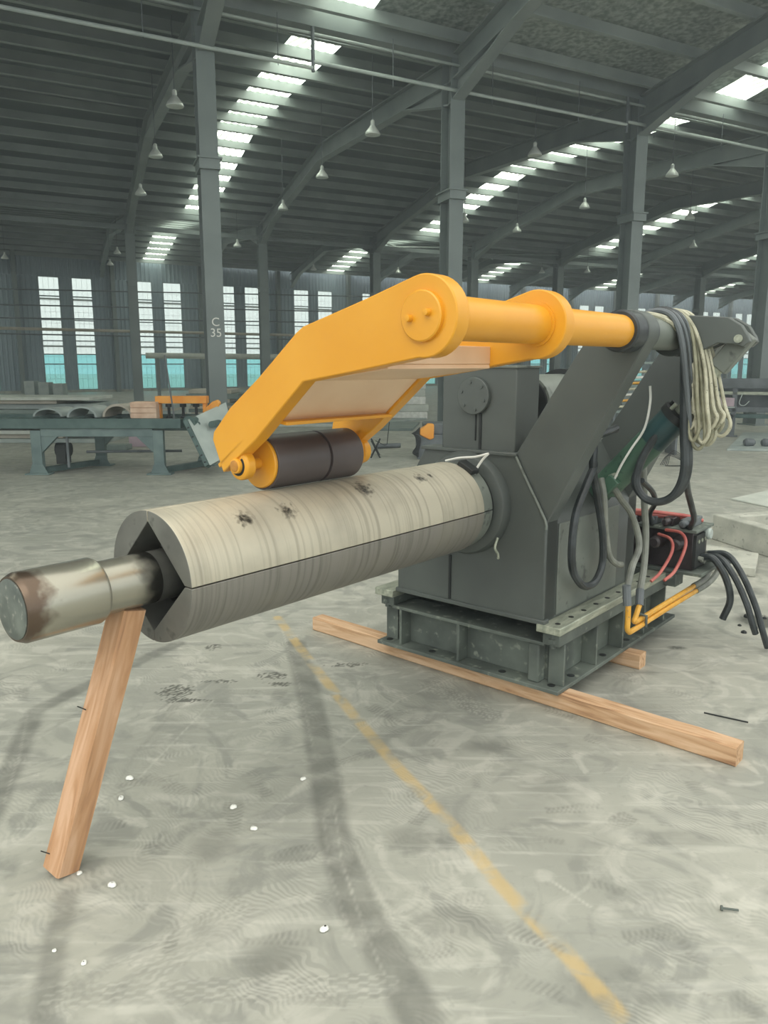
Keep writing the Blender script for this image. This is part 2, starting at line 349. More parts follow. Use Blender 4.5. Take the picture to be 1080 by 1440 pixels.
def make_floor():
    x0, x1, y0, y1 = -2.7, 3.0, 1.1, 5.9
    xs = np.arange(x0, x1, .009); ys = np.concatenate([np.arange(y0, 2.9, .007), np.arange(2.9, y1, .011)]); nx, ny = len(xs), len(ys)
    X, Y = np.meshgrid(xs, ys)
    R = np.zeros(X.shape); G = np.zeros(X.shape); B = np.zeros(X.shape); Lt = np.zeros(X.shape)
    def px(*pp): return [tuple(atz(a, b)[:2]) for a, b in pp]
    band = lambda D, wd, soft: np.clip((wd - D) / soft, 0, 1)
    # worn yellow floor line
    ln = px((390, 868), (430, 922), (480, 985), (560, 1080), (640, 1165), (700, 1240), (800, 1345), (890, 1450))
    D = seg_dist(X, Y, ln); G = np.maximum(G, band(D, .034, .014) * .6)
    # rubber tyre tracks
    for pp, wd, a in ((px((415, 905), (436, 980), (455, 1080), (470, 1180), (505, 1280), (560, 1370), (600, 1450)), .075, .62),
                      (px((250, 905), (130, 960), (50, 1000), (25, 1060), (-20, 1160)), .06, .6), (px((60, 1450), (75, 1340), (95, 1260)), .05, .5),
                      (px((1, 980), (60, 960), (130, 930)), .02, .3), (px((245, 1000), (190, 1060), (150, 1130)), .012, .45),
                      (px((500, 1180), (520, 1230), (560, 1290), (600, 1330)), .02, .45), (px((0, 735), (300, 722)), .06, .4)):
        R = np.maximum(R, band(seg_dist(X, Y, pp), wd, .03) * a)
    # pale dust lines along the tracks, and a lug-patterned tyre mark
    for pp, wd, a in ((px((470, 1130), (480, 1210), (510, 1300), (540, 1370)), .006, .8), (px((455, 1150), (465, 1230), (500, 1330)), .005, .6), (px((500, 1190), (540, 1270), (600, 1320)), .012, .35),
                      (px((395, 880), (420, 960), (440, 1050)), .006, .5), (px((40, 1000), (28, 1060), (5, 1130)), .006, .6), (px((300, 985), (190, 1100)), .006, .35), (px((770, 1235), (830, 1275)), .007, .45), (px((680, 935), (560, 985), (480, 1050)), .008, .3)):
        Lt = np.maximum(Lt, band(seg_dist(X, Y, pp), wd, .006) * a)
    for (p0, p1, n_) in (((190, 1370), (350, 1270), 5), ((60, 1400), (560, 1385), 3), ((600, 960), (700, 1010), 4)):
        a_, b_ = px(p0, p1); a_ = np.array(a_); b_ = np.array(b_); dn = (b_ - a_) / np.linalg.norm(b_ - a_); nn_ = np.array([-dn[1], dn[0]])
        T = (X - a_[0]) * dn[0] + (Y - a_[1]) * dn[1]; Nn = (X - a_[0]) * nn_[0] + (Y - a_[1]) * nn_[1]; Lg = np.linalg.norm(b_ - a_)
        inside = (T > 0) & (T < Lg) & (np.abs(Nn) < .028 * n_ / 2)
        Lt = np.where(inside, np.maximum(Lt, (np.sin(Nn / .026 * 2 * np.pi + 1.2 * np.sign(np.sin(T * 120))) > .45) * .4), Lt); R = np.where(inside, np.maximum(R, .18), R)
    # thin scratches
    for k in range(46):
        a = rng.uniform(0, 6.28); cx, cy = rng.uniform(-2.2, 2.2), rng.uniform(1.4, 4.8); Ls = rng.uniform(.15, .8); cv = rng.uniform(-.6, .6)
        pts = [(cx + math.cos(a + cv * t) * Ls * t, cy + math.sin(a + cv * t) * Ls * t) for t in np.linspace(0, 1, 7)]
        R = np.maximum(R, band(seg_dist(X, Y, pts), .007, .007) * rng.uniform(.1, .35))
    # shoe prints with ribbed soles
    spots = [(-.55, 2.25), (-.35, 2.32), (-.1, 2.2), (-.6, 2.0), (-.3, 1.95), (.1, 1.9), (.35, 1.8), (-.75, 2.7), (-.5, 2.8), (-.1, 3.0), (.2, 2.7), (.3, 3.1), (-.9, 3.5), (-.7, 3.7), (.0, 3.4), (-1.3, 2.9), (.65, 2.2), (.8, 2.5), (.2, 2.1), (-.2, 1.75)]
    spots += [(rng.uniform(-1.9, 1.7), rng.uniform(1.5, 4.0)) for _ in range(46)]
    for (cx, cy) in spots:
        a = rng.uniform(0, 3.14); ca, sa = math.cos(a), math.sin(a); x = (X - cx) * ca + (Y - cy) * sa; y = -(X - cx) * sa + (Y - cy) * ca
        ln_ = rng.uniform(.09, .14); wdt = (.038 + .010 * np.sin(x * 24)) * ln_ / .13
        body = np.clip((1 - (x / ln_) ** 6) * 3, 0, 1) * np.clip((wdt - np.abs(y)) / .010, 0, 1)
        rib = .5 + .5 * np.sin(x * 330 + 3 * np.sin(y * 60 + cx * 9)); fade = np.clip(.6 + .6 * np.sin(x * 17 + cy * 30), 0, 1)
        R = np.maximum(R, body * fade * (.12 + .5 * rib) * rng.uniform(.45, 1.0))
    for _ in range(26):      # pale scuffed patches
        cx, cy = rng.uniform(-2.2, 2.4), rng.uniform(1.4, 5.2); a = rng.uniform(0, 3.14); ca, sa = math.cos(a), math.sin(a); x = (X - cx) * ca + (Y - cy) * sa; y = -(X - cx) * sa + (Y - cy) * ca
        d = (x / rng.uniform(.1, .35)) ** 2 + (y / rng.uniform(.03, .1)) ** 2; Lt = np.maximum(Lt, np.clip(1 - d, 0, 1) * rng.uniform(.15, .4))
    # speckled dirt patches (in front of the drum), pit hole and shade painted in at right, plain dark blots
    def blot(cx, cy, rx, ry, amt, ch, dens=.5, cell=1):
        nonlocal B, R
        d = ((X - cx) / rx) ** 2 + ((Y - cy) / ry) ** 2; f = np.clip(1.3 - d, 0, 1)
        if ch == 'B':
            r_ = rng.random((ny, nx)); B = np.maximum(B, (r_ < dens * f) * amt)
        else: R = np.maximum(R, f * amt)
    for p in ((248, 972, .10, .08), (262, 985, .12, .03), (310, 958, .10, .02), (382, 950, .09, .05), (490, 935, .12, .03), (300, 910, .05, .05), (395, 962, .06, .03)):
        c = atz(p[0], p[1]); blot(c.x, c.y, p[2], p[3], .85, 'B', .6)
    c = atz(1066, 874); blot(c.x, c.y, .14, .16, 1.0, 'R'); blot(c.x + .03, c.y, .12, .13, .9, 'B', 1.2)  # pit hole drawn as a dark blot on the flat floor
    c = atz(1040, 830); blot(c.x, c.y, .2, .12, .55, 'R'); c = atz(952, 911); blot(c.x, c.y, .06, .035, .8, 'R'); blot(c.x, c.y, .04, .02, .8, 'B', .9)  # broad blot is shade painted into the floor colour, then a small mark
    c = atz(940, 890); blot(c.x, c.y, .35, .10, .3, 'R'); c = atz(880, 1000); blot(c.x, c.y, .3, .08, .2, 'R')
    for p in ((690, 1050), (780, 1105), (590, 1180), (640, 1300), (860, 1390), (300, 1190), (120, 1090), (960, 1180), (380, 1350)):
        c = atz(*p); blot(c.x, c.y, rng.uniform(.08, .22), rng.uniform(.05, .14), rng.uniform(.25, .5), 'R')
    V = np.stack([X, Y, np.zeros_like(X)], -1).reshape(-1, 3)
    i = np.arange(nx - 1); j = np.arange(ny - 1); I, J = np.meshgrid(i, j); a = (J * nx + I).ravel()
    quads = np.stack([a, a + 1, a + nx + 1, a + nx], -1)
    xe, ye = xs[-1], ys[-1]; A = (-70, -12, 150, 130)
    nb = len(V); extra = np.array([(A[0], A[1], 0), (A[2], A[1], 0), (A[2], y0, 0), (A[0], y0, 0), (A[0], ye, 0), (A[2], ye, 0), (A[2], A[3], 0), (A[0], A[3], 0), (x0, y0, 0), (x0, ye, 0), (xe, y0, 0), (xe, ye, 0)], float)
    q2 = np.array([(0, 1, 2, 3), (4, 5, 6, 7), (3, 8, 9, 4), (10, 2, 5, 11)]) + nb
    V = np.vstack([V, extra]); Q = np.vstack([quads, q2])
    me = bpy.data.meshes.new('floor'); me.vertices.add(len(V)); me.vertices.foreach_set('co', V.ravel()); me.loops.add(Q.size); me.loops.foreach_set('vertex_index', Q.ravel().astype(np.int32))
    me.polygons.add(len(Q)); me.polygons.foreach_set('loop_start', np.arange(0, Q.size, 4, dtype=np.int32)); me.update(calc_edges=True)
    C = np.zeros((len(V), 4)); C[:nb, 0] = R.ravel(); C[:nb, 1] = G.ravel(); C[:nb, 2] = B.ravel(); C[:nb, 3] = Lt.ravel()
    at = me.attributes.new('marks', 'FLOAT_COLOR', 'POINT'); at.data.foreach_set('color', C.ravel().astype(np.float32))
    me.materials.append(floor_material()); o = bpy.data.objects.new('floor', me); COL.objects.link(o); tag(o, kind='structure')
make_floor()

hz = MB().box((-60, -10, -.2), (120, 112, 12)).build('haze', M_white); m_ = bpy.data.materials.new('thin_dust_haze'); m_.use_nodes = True; n_ = m_.node_tree.nodes; n_.clear()
vs_ = n_.new('ShaderNodeVolumeScatter'); vs_.inputs['Color'].default_value = (.86, .95, 1, 1); vs_.inputs['Density'].default_value = .0048; vs_.inputs['Anisotropy'].default_value = .2; o_ = n_.new('ShaderNodeOutputMaterial'); m_.node_tree.links.new(vs_.outputs[0], o_.inputs[1]); hz.data.materials[0] = m_; tag(hz, 'thin pale dust haze filling the whole hall', 'haze', kind='stuff')
# ---- structural grid
PH = dirv(61.0); QH = dirv(-19.5)
EAVE, RIDGE = 7.45, 8.25
R1 = Vector((-2.95, 13.93, 0)); R2 = Vector((-9.88, 31.83, 0)); R3 = Vector((-16.3, 46.9, 0)); R0 = R1 - (R2 - R1)
STEP = {0: 4.4, 1: 4.9, 2: 5.42, 3: 5.9}
ORG = {0: R0, 1: R1, 2: R2, 3: R3}
def grid(k, row, z=0.0): p = ORG[row] + PH * (STEP[row] * k); return Vector((p.x, p.y, z))
def between(k, row, f, z=0.0):
    a = grid(k, row); b = grid(k, row + 1); p = a.lerp(b, f); return Vector((p.x, p.y, z))
def roofz(f): return EAVE + (RIDGE - EAVE) * (1 - abs(f - .5) * 2)
K0, K1 = -5, 17
ceil = tag(bpy.data.objects.new('ceiling', None), kind='structure'); COL.objects.link(ceil); ceil.location = (0, 0, EAVE)
def cobj(mb, name, mat, **k):
    mb.v = [(x, y, z - EAVE) for x, y, z in mb.v]; return mb.build(name, mat, ceil, **k)
SKY = [-3.5, -1.5, .5, 2.5, 4.5, 6.5, 8.5, 10.5, 12.5, 14.5]
def roof_slope(row, f0, f1, mat):
    """ribbed sheets between two lines, with translucent strips let in"""
    hw = .105; cuts = [K0] + [c for s_ in SKY for c in (s_ - hw, s_ + hw)] + [K1]
    for i in range(len(cuts) - 1):
        a, b = cuts[i], cuts[i + 1]; isky = i % 2 == 1
        mb = MB(); n = 6 if isky else max(2, int((b - a) * 9)); vs = []; fs = []
        for j in range(n * 2 + 1):
            k = a + (b - a) * j / (n * 2); dz = .03 if j % 2 else 0
            for f in (f0, f1): vs.append(between(k, row, f, roofz(f) + .12 + dz))
        for j in range(n * 2): fs.append((2 * j, 2 * j + 1, 2 * j + 3, 2 * j + 2))
        mb.add(vs, fs); cobj(mb, 'skylight_strip' if isky else 'roof_sheet', M_sky if isky else mat)
for (row, f0, f1) in ((0, .56, .75), (0, .75, 1), (1, 0, .5), (1, .5, 1), (2, 0, .5), (2, .5, 1)):
    roof_slope(row, f0, f1, M_foil if row == 0 else M_roofs)
def purlins(row, fs, dp=.20):
    for f in fs:
        p = between(K0, row, f, roofz(f)); q = between(K1, row, f, roofz(f))
        mb = MB(); mb.beam(p, q, .02, dp); mb.beam(p - Vector((0, 0, dp / 2)), q - Vector((0, 0, dp / 2)), .11, .03); cobj(mb, 'purlin', M_purlin, angle=1)
purlins(0, [.58, .66, .74, .82, .90, .97])
purlins(1, [.03 + .0671 * i for i in range(15)]); purlins(2, [.04 + .0767 * i for i in range(13)])
for row, ks in ((0, range(-1, 8)), (1, range(-4, 14)), (2, range(-4, 16))):
    for k in ks:
        for (a, b) in (((.55, 1.0),) if row == 0 else ((0, .5), (.5, 1.0))):
            p = between(k, row, a, roofz(a) - .34); q = between(k, row, b, roofz(b) - .34)
            mb = MB(); mb.ibeam(p, q, .24, .46); 
            cobj(mb, 'rafter', M_rafter, angle=1)
            fe, fm = (a, a + .13) if a == 0 else (b, b - .13)       # deepened haunch at the column
            if row or b == 1.0:
                zz = roofz(fe); P = between(k, row, fe, zz - .5); Q = between(k, row, fm, roofz(fm) - .55); R_ = between(k, row, fe, zz - .95)
                sd = PH * .02; mb = MB(); mb.prism([P - sd, Q - sd, R_ - sd], sd * 2); mb.beam(R_, Q, .24, .03); cobj(mb, 'haunch', M_rafter, angle=1)
# eave beams, tie beams, sprinkler pipes
mb = MB(); mb.beam(grid(K0, 1, 7.42), grid(K1, 1, 7.42), .42, .30); cobj(mb, 'eave_beam', M_rafter, angle=1)
mb = MB(); mb.beam(grid(K0, 2, 7.38), grid(K1, 2, 7.38), .34, .26); cobj(mb, 'eave_beam', M_rafter, angle=1)
mb = MB(); mb.beam(grid(K0, 2, 6.80), grid(K1, 2, 6.80), .16, .16); cobj(mb, 'tie_beam', M_rafter, angle=1)
off = QH * -.34
k_drop = 1.52 - .98 
for (ka, kb, z) in ((K0, .38, 6.56), (.38, 1.88, 6.66), (1.88, K1, 6.72)):
    mb = MB(); mb.cyl(grid(ka, 1, z) + off, grid(kb, 1, z) + off, .032, n=10); cobj(mb, 'sprinkler_pipe', M_panel)
for k in (.38, 1.88):
    mb = MB(); mb.cyl(grid(k, 1, 7.2) + off, grid(k, 1, 6.5) + off, .032, n=10); cobj(mb, 'pipe_drop', M_fgrey)
mb = MB(); mb.cyl(grid(K0, 1, 7.12) - QH * .28, grid(K1, 1, 7.12) - QH * .28, .025, n=8); cobj(mb, 'conduit', M_panel)
for i in range(26):
    k = -2 + i * .45; z = 6.6
    mb = MB(); mb.cyl(grid(k, 1, z - .1) + off, grid(k, 1, 7.3) + off, .008, n=5); cobj(mb, 'pipe_hanger', M_fgrey)
# bracing rods in two roof bays
for (k, row) in ((2, 2), (3, 2), (5, 2)):
    for a, b in (((k, .0), (k + 1, .5)), ((k + 1, .0), (k, .5))):
        mb = MB(); mb.cyl(between(a[0], row, a[1], roofz(a[1]) - .3), between(b[0], row, b[1], roofz(b[1]) - .3), .03, n=6); cobj(mb, 'brace_rod', M_panel)

# ---- steel columns
def hsec(h, wd, dp, tf=.025, tw=.02):
    mb = MB(); mb.box((-wd / 2, -dp / 2, 0), (wd / 2, -dp / 2 + tf, h)); mb.box((-wd / 2, dp / 2 - tf, 0), (wd / 2, dp / 2, h)); mb.box((-tw / 2, -dp / 2 + tf, 0), (tw / 2, dp / 2 - tf, h)); return mb
rot_q = math.radians(90) - math.radians(90 - (-19.5)) * -1 - math.radians(180)
RZ = math.radians(19.5)            # local +y of a column points along QH
me_c1 = hsec(7.27, .30, .46).mesh('column_section', M_steel, smooth=False); me_c2 = hsec(7.25, .36, .5).mesh('column_section', M_steel, smooth=False)
me_bp = MB().box((-.25, -.32, 0), (.25, .32, .03)).mesh('base_plate', M_steel, smooth=False)
mb = MB(); mb.box((-.17, -.30, 0), (.17, .30, .16)); mb.box((-.20, -.33, .16), (.20, .33, .19)); me_br = mb.mesh('crane_bracket', M_steel, smooth=False)
CAPS = {(-1, 1): 'grey steel roof column of the near row, left of the column lettered C 35', (0, 1): 'grey steel roof column lettered C 35 behind the roller table end',
        (1, 1): 'grey steel roof column rising directly behind the yellow arm boss and gearbox', (2, 1): 'grey steel roof column rising behind the yellow tube end beside the black bracket head',
        (3, 1): 'grey steel roof column at the right edge of the view, behind the lever end', (4, 1): 'grey steel roof column of the near row, just outside the right edge',
        (-1, 2): 'far grey steel column at the left edge, hung with lamps beside it', (0, 2): 'slim far steel column crossing the third tall window behind the orange press frame', (1, 2): 'slim far steel column just right of the C 35 column',
        (2, 2): 'slim far steel column left of the arm boss, above the yellow arm', (3, 2): 'slim far steel column right behind the arm boss column', (4, 2): 'slim far steel column above the yellow tube between two windows',
        (5, 2): 'slim far steel column seen right beside the column over the bracket head', (6, 2): 'slim far steel column above the lever blade', (7, 2): 'slim far steel column near the right edge', (8, 2): 'slimmest far steel column of the middle row at the right'}
for (k, row), lab in CAPS.items():
    p = grid(k, row); t = thing('steel_column', lab, 'column', p, RZ, 'roof columns of the near row' if row == 1 else 'roof columns of the far row')
    inst('column_section', me_c1 if row == 1 else me_c2, t); inst('base_plate', me_bp, t)
    for z in ((4.75,) if row == 1 else (4.6,)): inst('crane_bracket', me_br, t, (0, 0, z))
    if (k, row) == (0, 1):
        for txt, x, z in (('C', .0, 2.24), ('35', .0, 2.06)):
            cu = bpy.data.curves.new('lettering', 'FONT'); cu.body = txt; cu.size = .20; cu.extrude = .001; cu.align_x = 'CENTER'
            o = bpy.data.objects.new('lettering', cu); COL.objects.link(o); o.parent = t; o.location = (x, -.235, z); o.rotation_euler = (math.radians(90), 0, 0); cu.materials.append(M_white); o['label'] = 'white stencilled lettering'

# ---- back wall with tall windows
WD = dirv(58.5); WN = dirv(58.5 - 90); WP = Vector((-19.16, 44.99, 0))
def wpt(s_, z, d=0.0): p = WP + WD * s_ + WN * d; return Vector((p.x, p.y, z))
wall = tag(bpy.data.objects.new('wall_back', None), kind='structure'); COL.objects.link(wall); wall.location = WP
def wobj(mb, name, mat, **k): mb.v = [tuple(Vector(p) - WP) for p in mb.v]; return mb.build(name, mat, wall, **k)
WINS = []
for k in range(-2, 15):
    c = 1.36 + 5.18 * k; WINS += [(c - 1.42, c - .28), (c + .34, c + 1.48)]
ZB, ZT, WT = .15, 6.4, 7.9
def clad(s0, s1, z0, z1):
    mb = MB(); n = max(1, round((s1 - s0) / .24)); vs = []; fs = []
    prof = [(0, 0), (.5, 0), (.62, .045), (.88, .045)]
    ss = [(s0 + (s1 - s0) * (i + a) / n, d) for i in range(n) for a, d in prof] + [(s1, 0)]
    for s_, d in ss: vs += [wpt(s_, z0, -d), wpt(s_, z1, -d)]
    for i in range(len(ss) - 1): fs.append((2 * i, 2 * i + 2, 2 * i + 3, 2 * i + 1))
    mb.add(vs, fs); wobj(mb, 'cladding_panel', M_clad, angle=5)
edges = [-30.0] + [e for wd_ in WINS for e in wd_] + [100.0]
for i in range(0, len(edges), 2): clad(edges[i], edges[i + 1], 0, ZT)
clad(-30, 100, ZT, WT); 
mb = MB(); mb.box((0, 0, 0), (0, 0, 0)) if 0 else None
for z in (2.6, 5.2):
    mb = MB(); mb.beam(wpt(-30, z, -.12), wpt(100, z, -.12), .05, .1) if False else mb.beam(wpt(-30, z + 0, .10), wpt(100, z, .10), .05, .1); wobj(mb, 'wall_girt', M_steel, angle=1)
mb = MB(); mb.beam(wpt(-30, .06, -.02), wpt(100, .06, -.02), .12, .14); wobj(mb, 'plinth', M_conc, angle=1)
ww = WINS[0][1] - WINS[0][0]
mb = MB()
for (a, b) in (((0, 0), (.05, ZT - ZB)), ((ww - .05, 0), (ww, ZT - ZB))): mb.box((a[0], -.03, a[1]), (b[0], .03, b[1]))
me_wf = mb.mesh('window_frame', M_frame, smooth=False)
ZS = [0, 1.45, 2.0, 2.75, 3.9, 5.2, ZT - ZB]
me_bar = MB().box((0, -.035, -.03), (ww, .035, .03)).mesh('transom', M_frame, smooth=False)
me_pn = {}
for i in range(6):
    me_pn[i] = MB().box((.05, -.004, ZS[i] + .02), (ww - .05, .004, ZS[i + 1] - .02)).mesh('pane', M_pane_c if i < 2 else M_pane, smooth=False)
mb = MB()
for q in range(1, 4): mb.box((ww * q / 4 - .004, -.006, 0), (ww * q / 4 + .004, .006, ZT - ZB))
for q in range(1, 10): mb.box((.05, -.006, q * .62), (ww - .05, .006, q * .62 + .008))
me_gr = mb.mesh('glazing_grid', M_frame, smooth=False)
rzw = math.atan2(WD.y, WD.x)
for i, (a, b) in enumerate(WINS):
    t = tag(inst('window_%d' % (i + 1), me_wf, None, wpt(a, ZB), rzw), kind='structure')
    inst('glazing_grid', me_gr, t)
    for j in range(6): inst('pane', me_pn[j], t)
    for z in ZS: inst('transom', me_bar, t, (0, 0, z))
for k in range(-2, 16):
    for s_ in (1.36 + 5.18 * k - 2.62,):
        mb = MB(); mb.beam(wpt(s_, 0, -.28), wpt(s_, WT, -.28), .22, .3, up=WN); wobj(mb, 'wall_column', M_steel, angle=1)

# ---- hanging lamps
mb = MB(); mb.lathe((0, 0, 0), (0, 0, 1), [(0, .155), (.015, .158), (.06, .14), (.13, .085), (.17, .055), (.18, .05)], 24); me_sh = mb.mesh('shade', M_lamp)
mb = MB(); mb.lathe((0, 0, .18), (0, 0, 1), [(0, .045), (.09, .042), (.11, .02)], 16); me_hd = mb.mesh('ballast', M_lamp)
def roof_at(P):
    nr = Vector((-math.cos(math.radians(61)), math.sin(math.radians(61)), 0))
    for row in (0, 1, 2):
        d0 = (P - ORG[row]).dot(nr); d1 = (P - ORG[row + 1]).dot(nr)
        if d0 >= 0 >= d1 or row == 2: return roofz(min(1, max(0, d0 / (d0 - d1))))
LAMPS = [(246, 150, 'by the near rafter, left of the C 35 column, topmost'), (219, 221, 'second down the rafter left of the C 35 column'), (198, 274, 'third down the rafter left of the C 35 column'),
         (524, 190, 'largest between the C 35 column and the next'), (453, 250, 'left of the second near column, middle of its row of three'), (398, 295, 'right of the C 35 column, farthest of its row of three'),
         (945, 248, 'hanging highest right of the column over the bracket head'), (822, 293, 'left of the column over the bracket head, above the yellow tube'), (970, 308, 'right of the column over the bracket head, lower'),
         (752, 219, 'in front of the skylight strip over the yellow arm'), (727, 326, 'over the boss of the far yellow arm'), (975, 348, 'above the coiled rope, right side'), (441, 380, 'above the knee of the yellow arm'),
         (165, 357, 'beside the far column, upper left'), (155, 373, 'just left of the far column, lower'), (7, 364, 'at the left edge of the view'), (334, 347, 'small, right of the C 35 column'), (308, 367, 'small, low beside the C 35 column'),
         (762, 384, 'small, above the far arm boss'), (560, 384, 'small, left of the arm boss'), (826, 383, 'small, left of the column over the bracket head'), (653, 312, 'dim, right of the second near column')]
for (x, y, where) in LAMPS:
    p = atz(x, y, 6.2); t = thing('high_bay_lamp', 'white cone lamp ' + where, 'lamp', p, 0, 'high bay lamps under the roof')
    inst('shade', me_sh, t); inst('ballast', me_hd, t); mb = MB(); mb.cyl((0, 0, .28), (0, 0, roof_at(p) + .13 - 6.2), .008, n=6); mb.build('hanging_rod', M_fgrey, t)

# ================================================================== THE UNCOILER (machine axes: U along drum away from the camera, V to the left, Z up)
OM = atz(784, 979, .085); OM.z = 0; RM = math.radians(50)
Um = dirv(40); Vm = Vector((-math.cos(math.radians(40)), math.sin(math.radians(40)), 0))
def m2w(u, v, z): return OM + Um * u + Vm * v + Vector((0, 0, z))
mach = thing('uncoiler', 'large dark grey uncoiling machine with steel drum and yellow hold-down arm', 'machine', OM, RM)
PV, PZ = -.235, 1.73
def circ(cv, cz, r, a0, a1, n=14): return [(cv + r * math.cos(math.radians(a0 + (a1 - a0) * i / n)), cz + r * math.sin(math.radians(a0 + (a1 - a0) * i / n))) for i in range(n + 1)]
# --- base frame
mb = MB(); mb.box((.10, .09, .105), (.12, 1.01, .30)); mb.box((.10, .09, .105), (1.44, .11, .31)); mb.box((.10, .99, .105), (1.44, 1.01, .31)); mb.box((1.42, .09, .105), (1.44, 1.01, .31))
mb.box((.02, .09, .30), (.20, 1.01, .318)); mb.box((.2, .11, .16), (1.42, .99, .18))
base = mb.build('base_frame', M_base, mach, bevel=.003)
mb = MB(); mb.box((0, 0, .085), (1.5, 1.10, .105)); mb.build('base_plate', M_base, base, bevel=.003)
for v in (.945, .57): MB().box((.02, v, .105), (.10, v + .016, .30)).build('stiffener', M_base, base, bevel=.002)
mb = MB(); mb.box((.03, .12, .105), (.10, .18, .30)); mb.build('corner_post', M_base, base, bevel=.008)
for u in (.07, .42, .74, 1.03, 1.33):
    MB().box((u, .01, .105), (u + .015, .09, .31)).build('stiffener', M_base, base, bevel=.002)
    MB().box((u, 1.01, .105), (u + .015, 1.09, .31)).build('stiffener', M_base, base, bevel=.002)
for v0, v1 in ((.012, .10), (1.0, 1.088)): MB().box((.02, v0, .31), (1.46, v1, .372)).build('side_channel', M_base, base, bevel=.004)
for v0, v1 in ((0, .125), (.975, 1.10)): MB().box((-.02 if v0 > .5 else 0, v0, .372), (1.30, v1, .41)).build('rail', M_rail, base, bevel=.004)
for i in range(9):
    for v in (.045,):
        u = .06 + i * .135; mb = MB(); mb.cyl((u, v, .4085), (u, v, .4115), .013, n=14); mb.build('bolt_hole', M_dark, base)
for (u, v) in ((.05, .06), (.05, .33), (.05, .76), (.05, 1.05), (.22, .045), (.58, .045), (.88, .045)):
    mb = MB(); mb.cyl((u, v, .104), (u, v, .1065), .019, n=14); mb.build('bolt_hole', M_dark, base)
for v in (1.05, .05):
    mb = MB(); mb.cyl((.0 + .03, v, .30), (.03, v, .372), .014, n=8); mb.cyl((.03, v, .325), (.03, v, .345), .024, n=6); mb.build('bolt', M_base, base)
mb = MB(); mb.box((1.30, -.06, .33), (1.42, 1.05, .41)); mb.build('rear_sill', M_base, base, bevel=.006)
# --- housing
HP = [(.098, .41), (.098, .89), (.272, 1.187), (.79, 1.187), (.965, .89), (.965, .41)]
mb = MB(); mb.pu(HP, .012, 1.03); hous = mb.build('housing', M_grey, mach, bevel=.006)
mb = MB(); mb.box((.004, .085, .405), (.05, .975, .428)); mb.build('bottom_flange', M_grey, hous, bevel=.004)
mb = MB(); mb.box((.006, .62, .43), (.016, .632, .66)); mb.build('weld_seam', M_dark, hous)
mb = MB(); mb.box((.0, .262, 1.18), (.12, .81, 1.197)); mb.build('top_flange', M_grey, hous, bevel=.004)
mb = MB(); mb.tube([(.010, .098, .86), (.010, .105, .905), (.010, .2, 1.065), (.010, .268, 1.183)], .006, n=8, sub=2); mb.build('weld_bead', M_greyl, hous)
mb = MB(); mb.box((.35, .088, .47), (.352, .099, .84)); 
for u in (.40, .72):
    mb2 = MB(); mb2.box((u, .094, .43), (u + .004, .0985, .86)); mb2.build('plate_joint', M_dark, hous)
mb = MB(); mb.box((.13, .091, .425), (.80, .098, .87)); mb.build('side_cover', M_greyl, hous, bevel=.003)
# gearbox block
mb = MB(); mb.box((.03, .285, 1.187), (.24, .70, 1.59)); gb = mb.build('gearbox', M_grey, mach, bevel=.006)
mb = MB(); mb.box((.022, .278, 1.582), (.25, .708, 1.594)); mb.build('cover_plate', M_greyl, gb, bevel=.002)
mb = MB(); mb.cyl((.03, .51, 1.452), (.008, .51, 1.452), .088, n=40); mb.build('round_cap', M_grey, gb, bevel=.003)
for i in range(6):
    a = i * math.pi / 3 + .3; mb = MB(); mb.cyl((.010, .51 + .066 * math.cos(a), 1.452 + .066 * math.sin(a)), (.002, .51 + .066 * math.cos(a), 1.452 + .066 * math.sin(a)), .008, n=6); mb.build('bolt', M_grey, gb)
mb = MB(); mb.box((.024, .47, 1.20), (.0305, .482, 1.37)); mb.box((.024, .50, 1.24), (.0305, .505, 1.37)); mb.build('oil_run', M_dark, gb)
# motor behind the gearbox
mb = MB(); mb.lathe((.42, .47, 1.40), (1, 0, 0), [(0, .148), (.40, .148)], 40); mot = mb.build('motor', M_greyl, mach)
mb = MB(); mb.lathe((.405, .47, 1.40), (1, 0, 0), [(0, .10), (.0, .135), (.016, .135)], 40); mb.build('end_disc', M_dark, mot)
mb = MB(); mb.lathe((.395, .47, 1.40), (1, 0, 0), [(0, .142), (.03, .152)], 40); mb.build('end_ring', M_greyl, mot) if 0 else None
for u in (.80, .86): mb = MB(); mb.lathe((u, .47, 1.40), (1, 0, 0), [(0, .175), (.03, .175)], 40); mb.build('flange', M_dark, mot)
mb = MB(); mb.box((.45, .34, 1.18), (.85, .60, 1.27)); mb.build('motor_foot', M_grey, mot)
# brackets carrying the pivot
arc = circ(PV, PZ, .088, 215, 55, 18)
BP = [(.098, .41), (.098, .89), (-.092, 1.275)] + [(v, z) for v, z in arc] + [(-.05, 1.70), (-.018, 1.654), (.037, 1.57), (.19, 1.325), (.30, 1.15), (.30, .41)]
mb = MB(); mb.pu(BP, .022, .125); br1 = mb.build('pivot_bracket', M_grey, mach, bevel=.004)
mb = MB(); mb.pu(BP, .93, 1.04); br2 = mb.build('pivot_bracket', M_grey, mach, bevel=.004)
mb = MB(); mb.lathe((-.075, PV, PZ), (1, 0, 0), [(0, .076), (.006, .084), (.10, .084)], 40); mb.build('bearing_boss', M_black, br1)
mb = MB(); mb.lathe((.125, PV, PZ), (1, 0, 0), [(0, .070), (.80, .070)], 40); sh = mb.build('pivot_shaft', M_greyl, mach)
mb = MB(); mb.lathe((.125, PV, PZ), (1, 0, 0), [(0, .082), (.02, .082)], 40); mb.build('collar', M_black, sh)
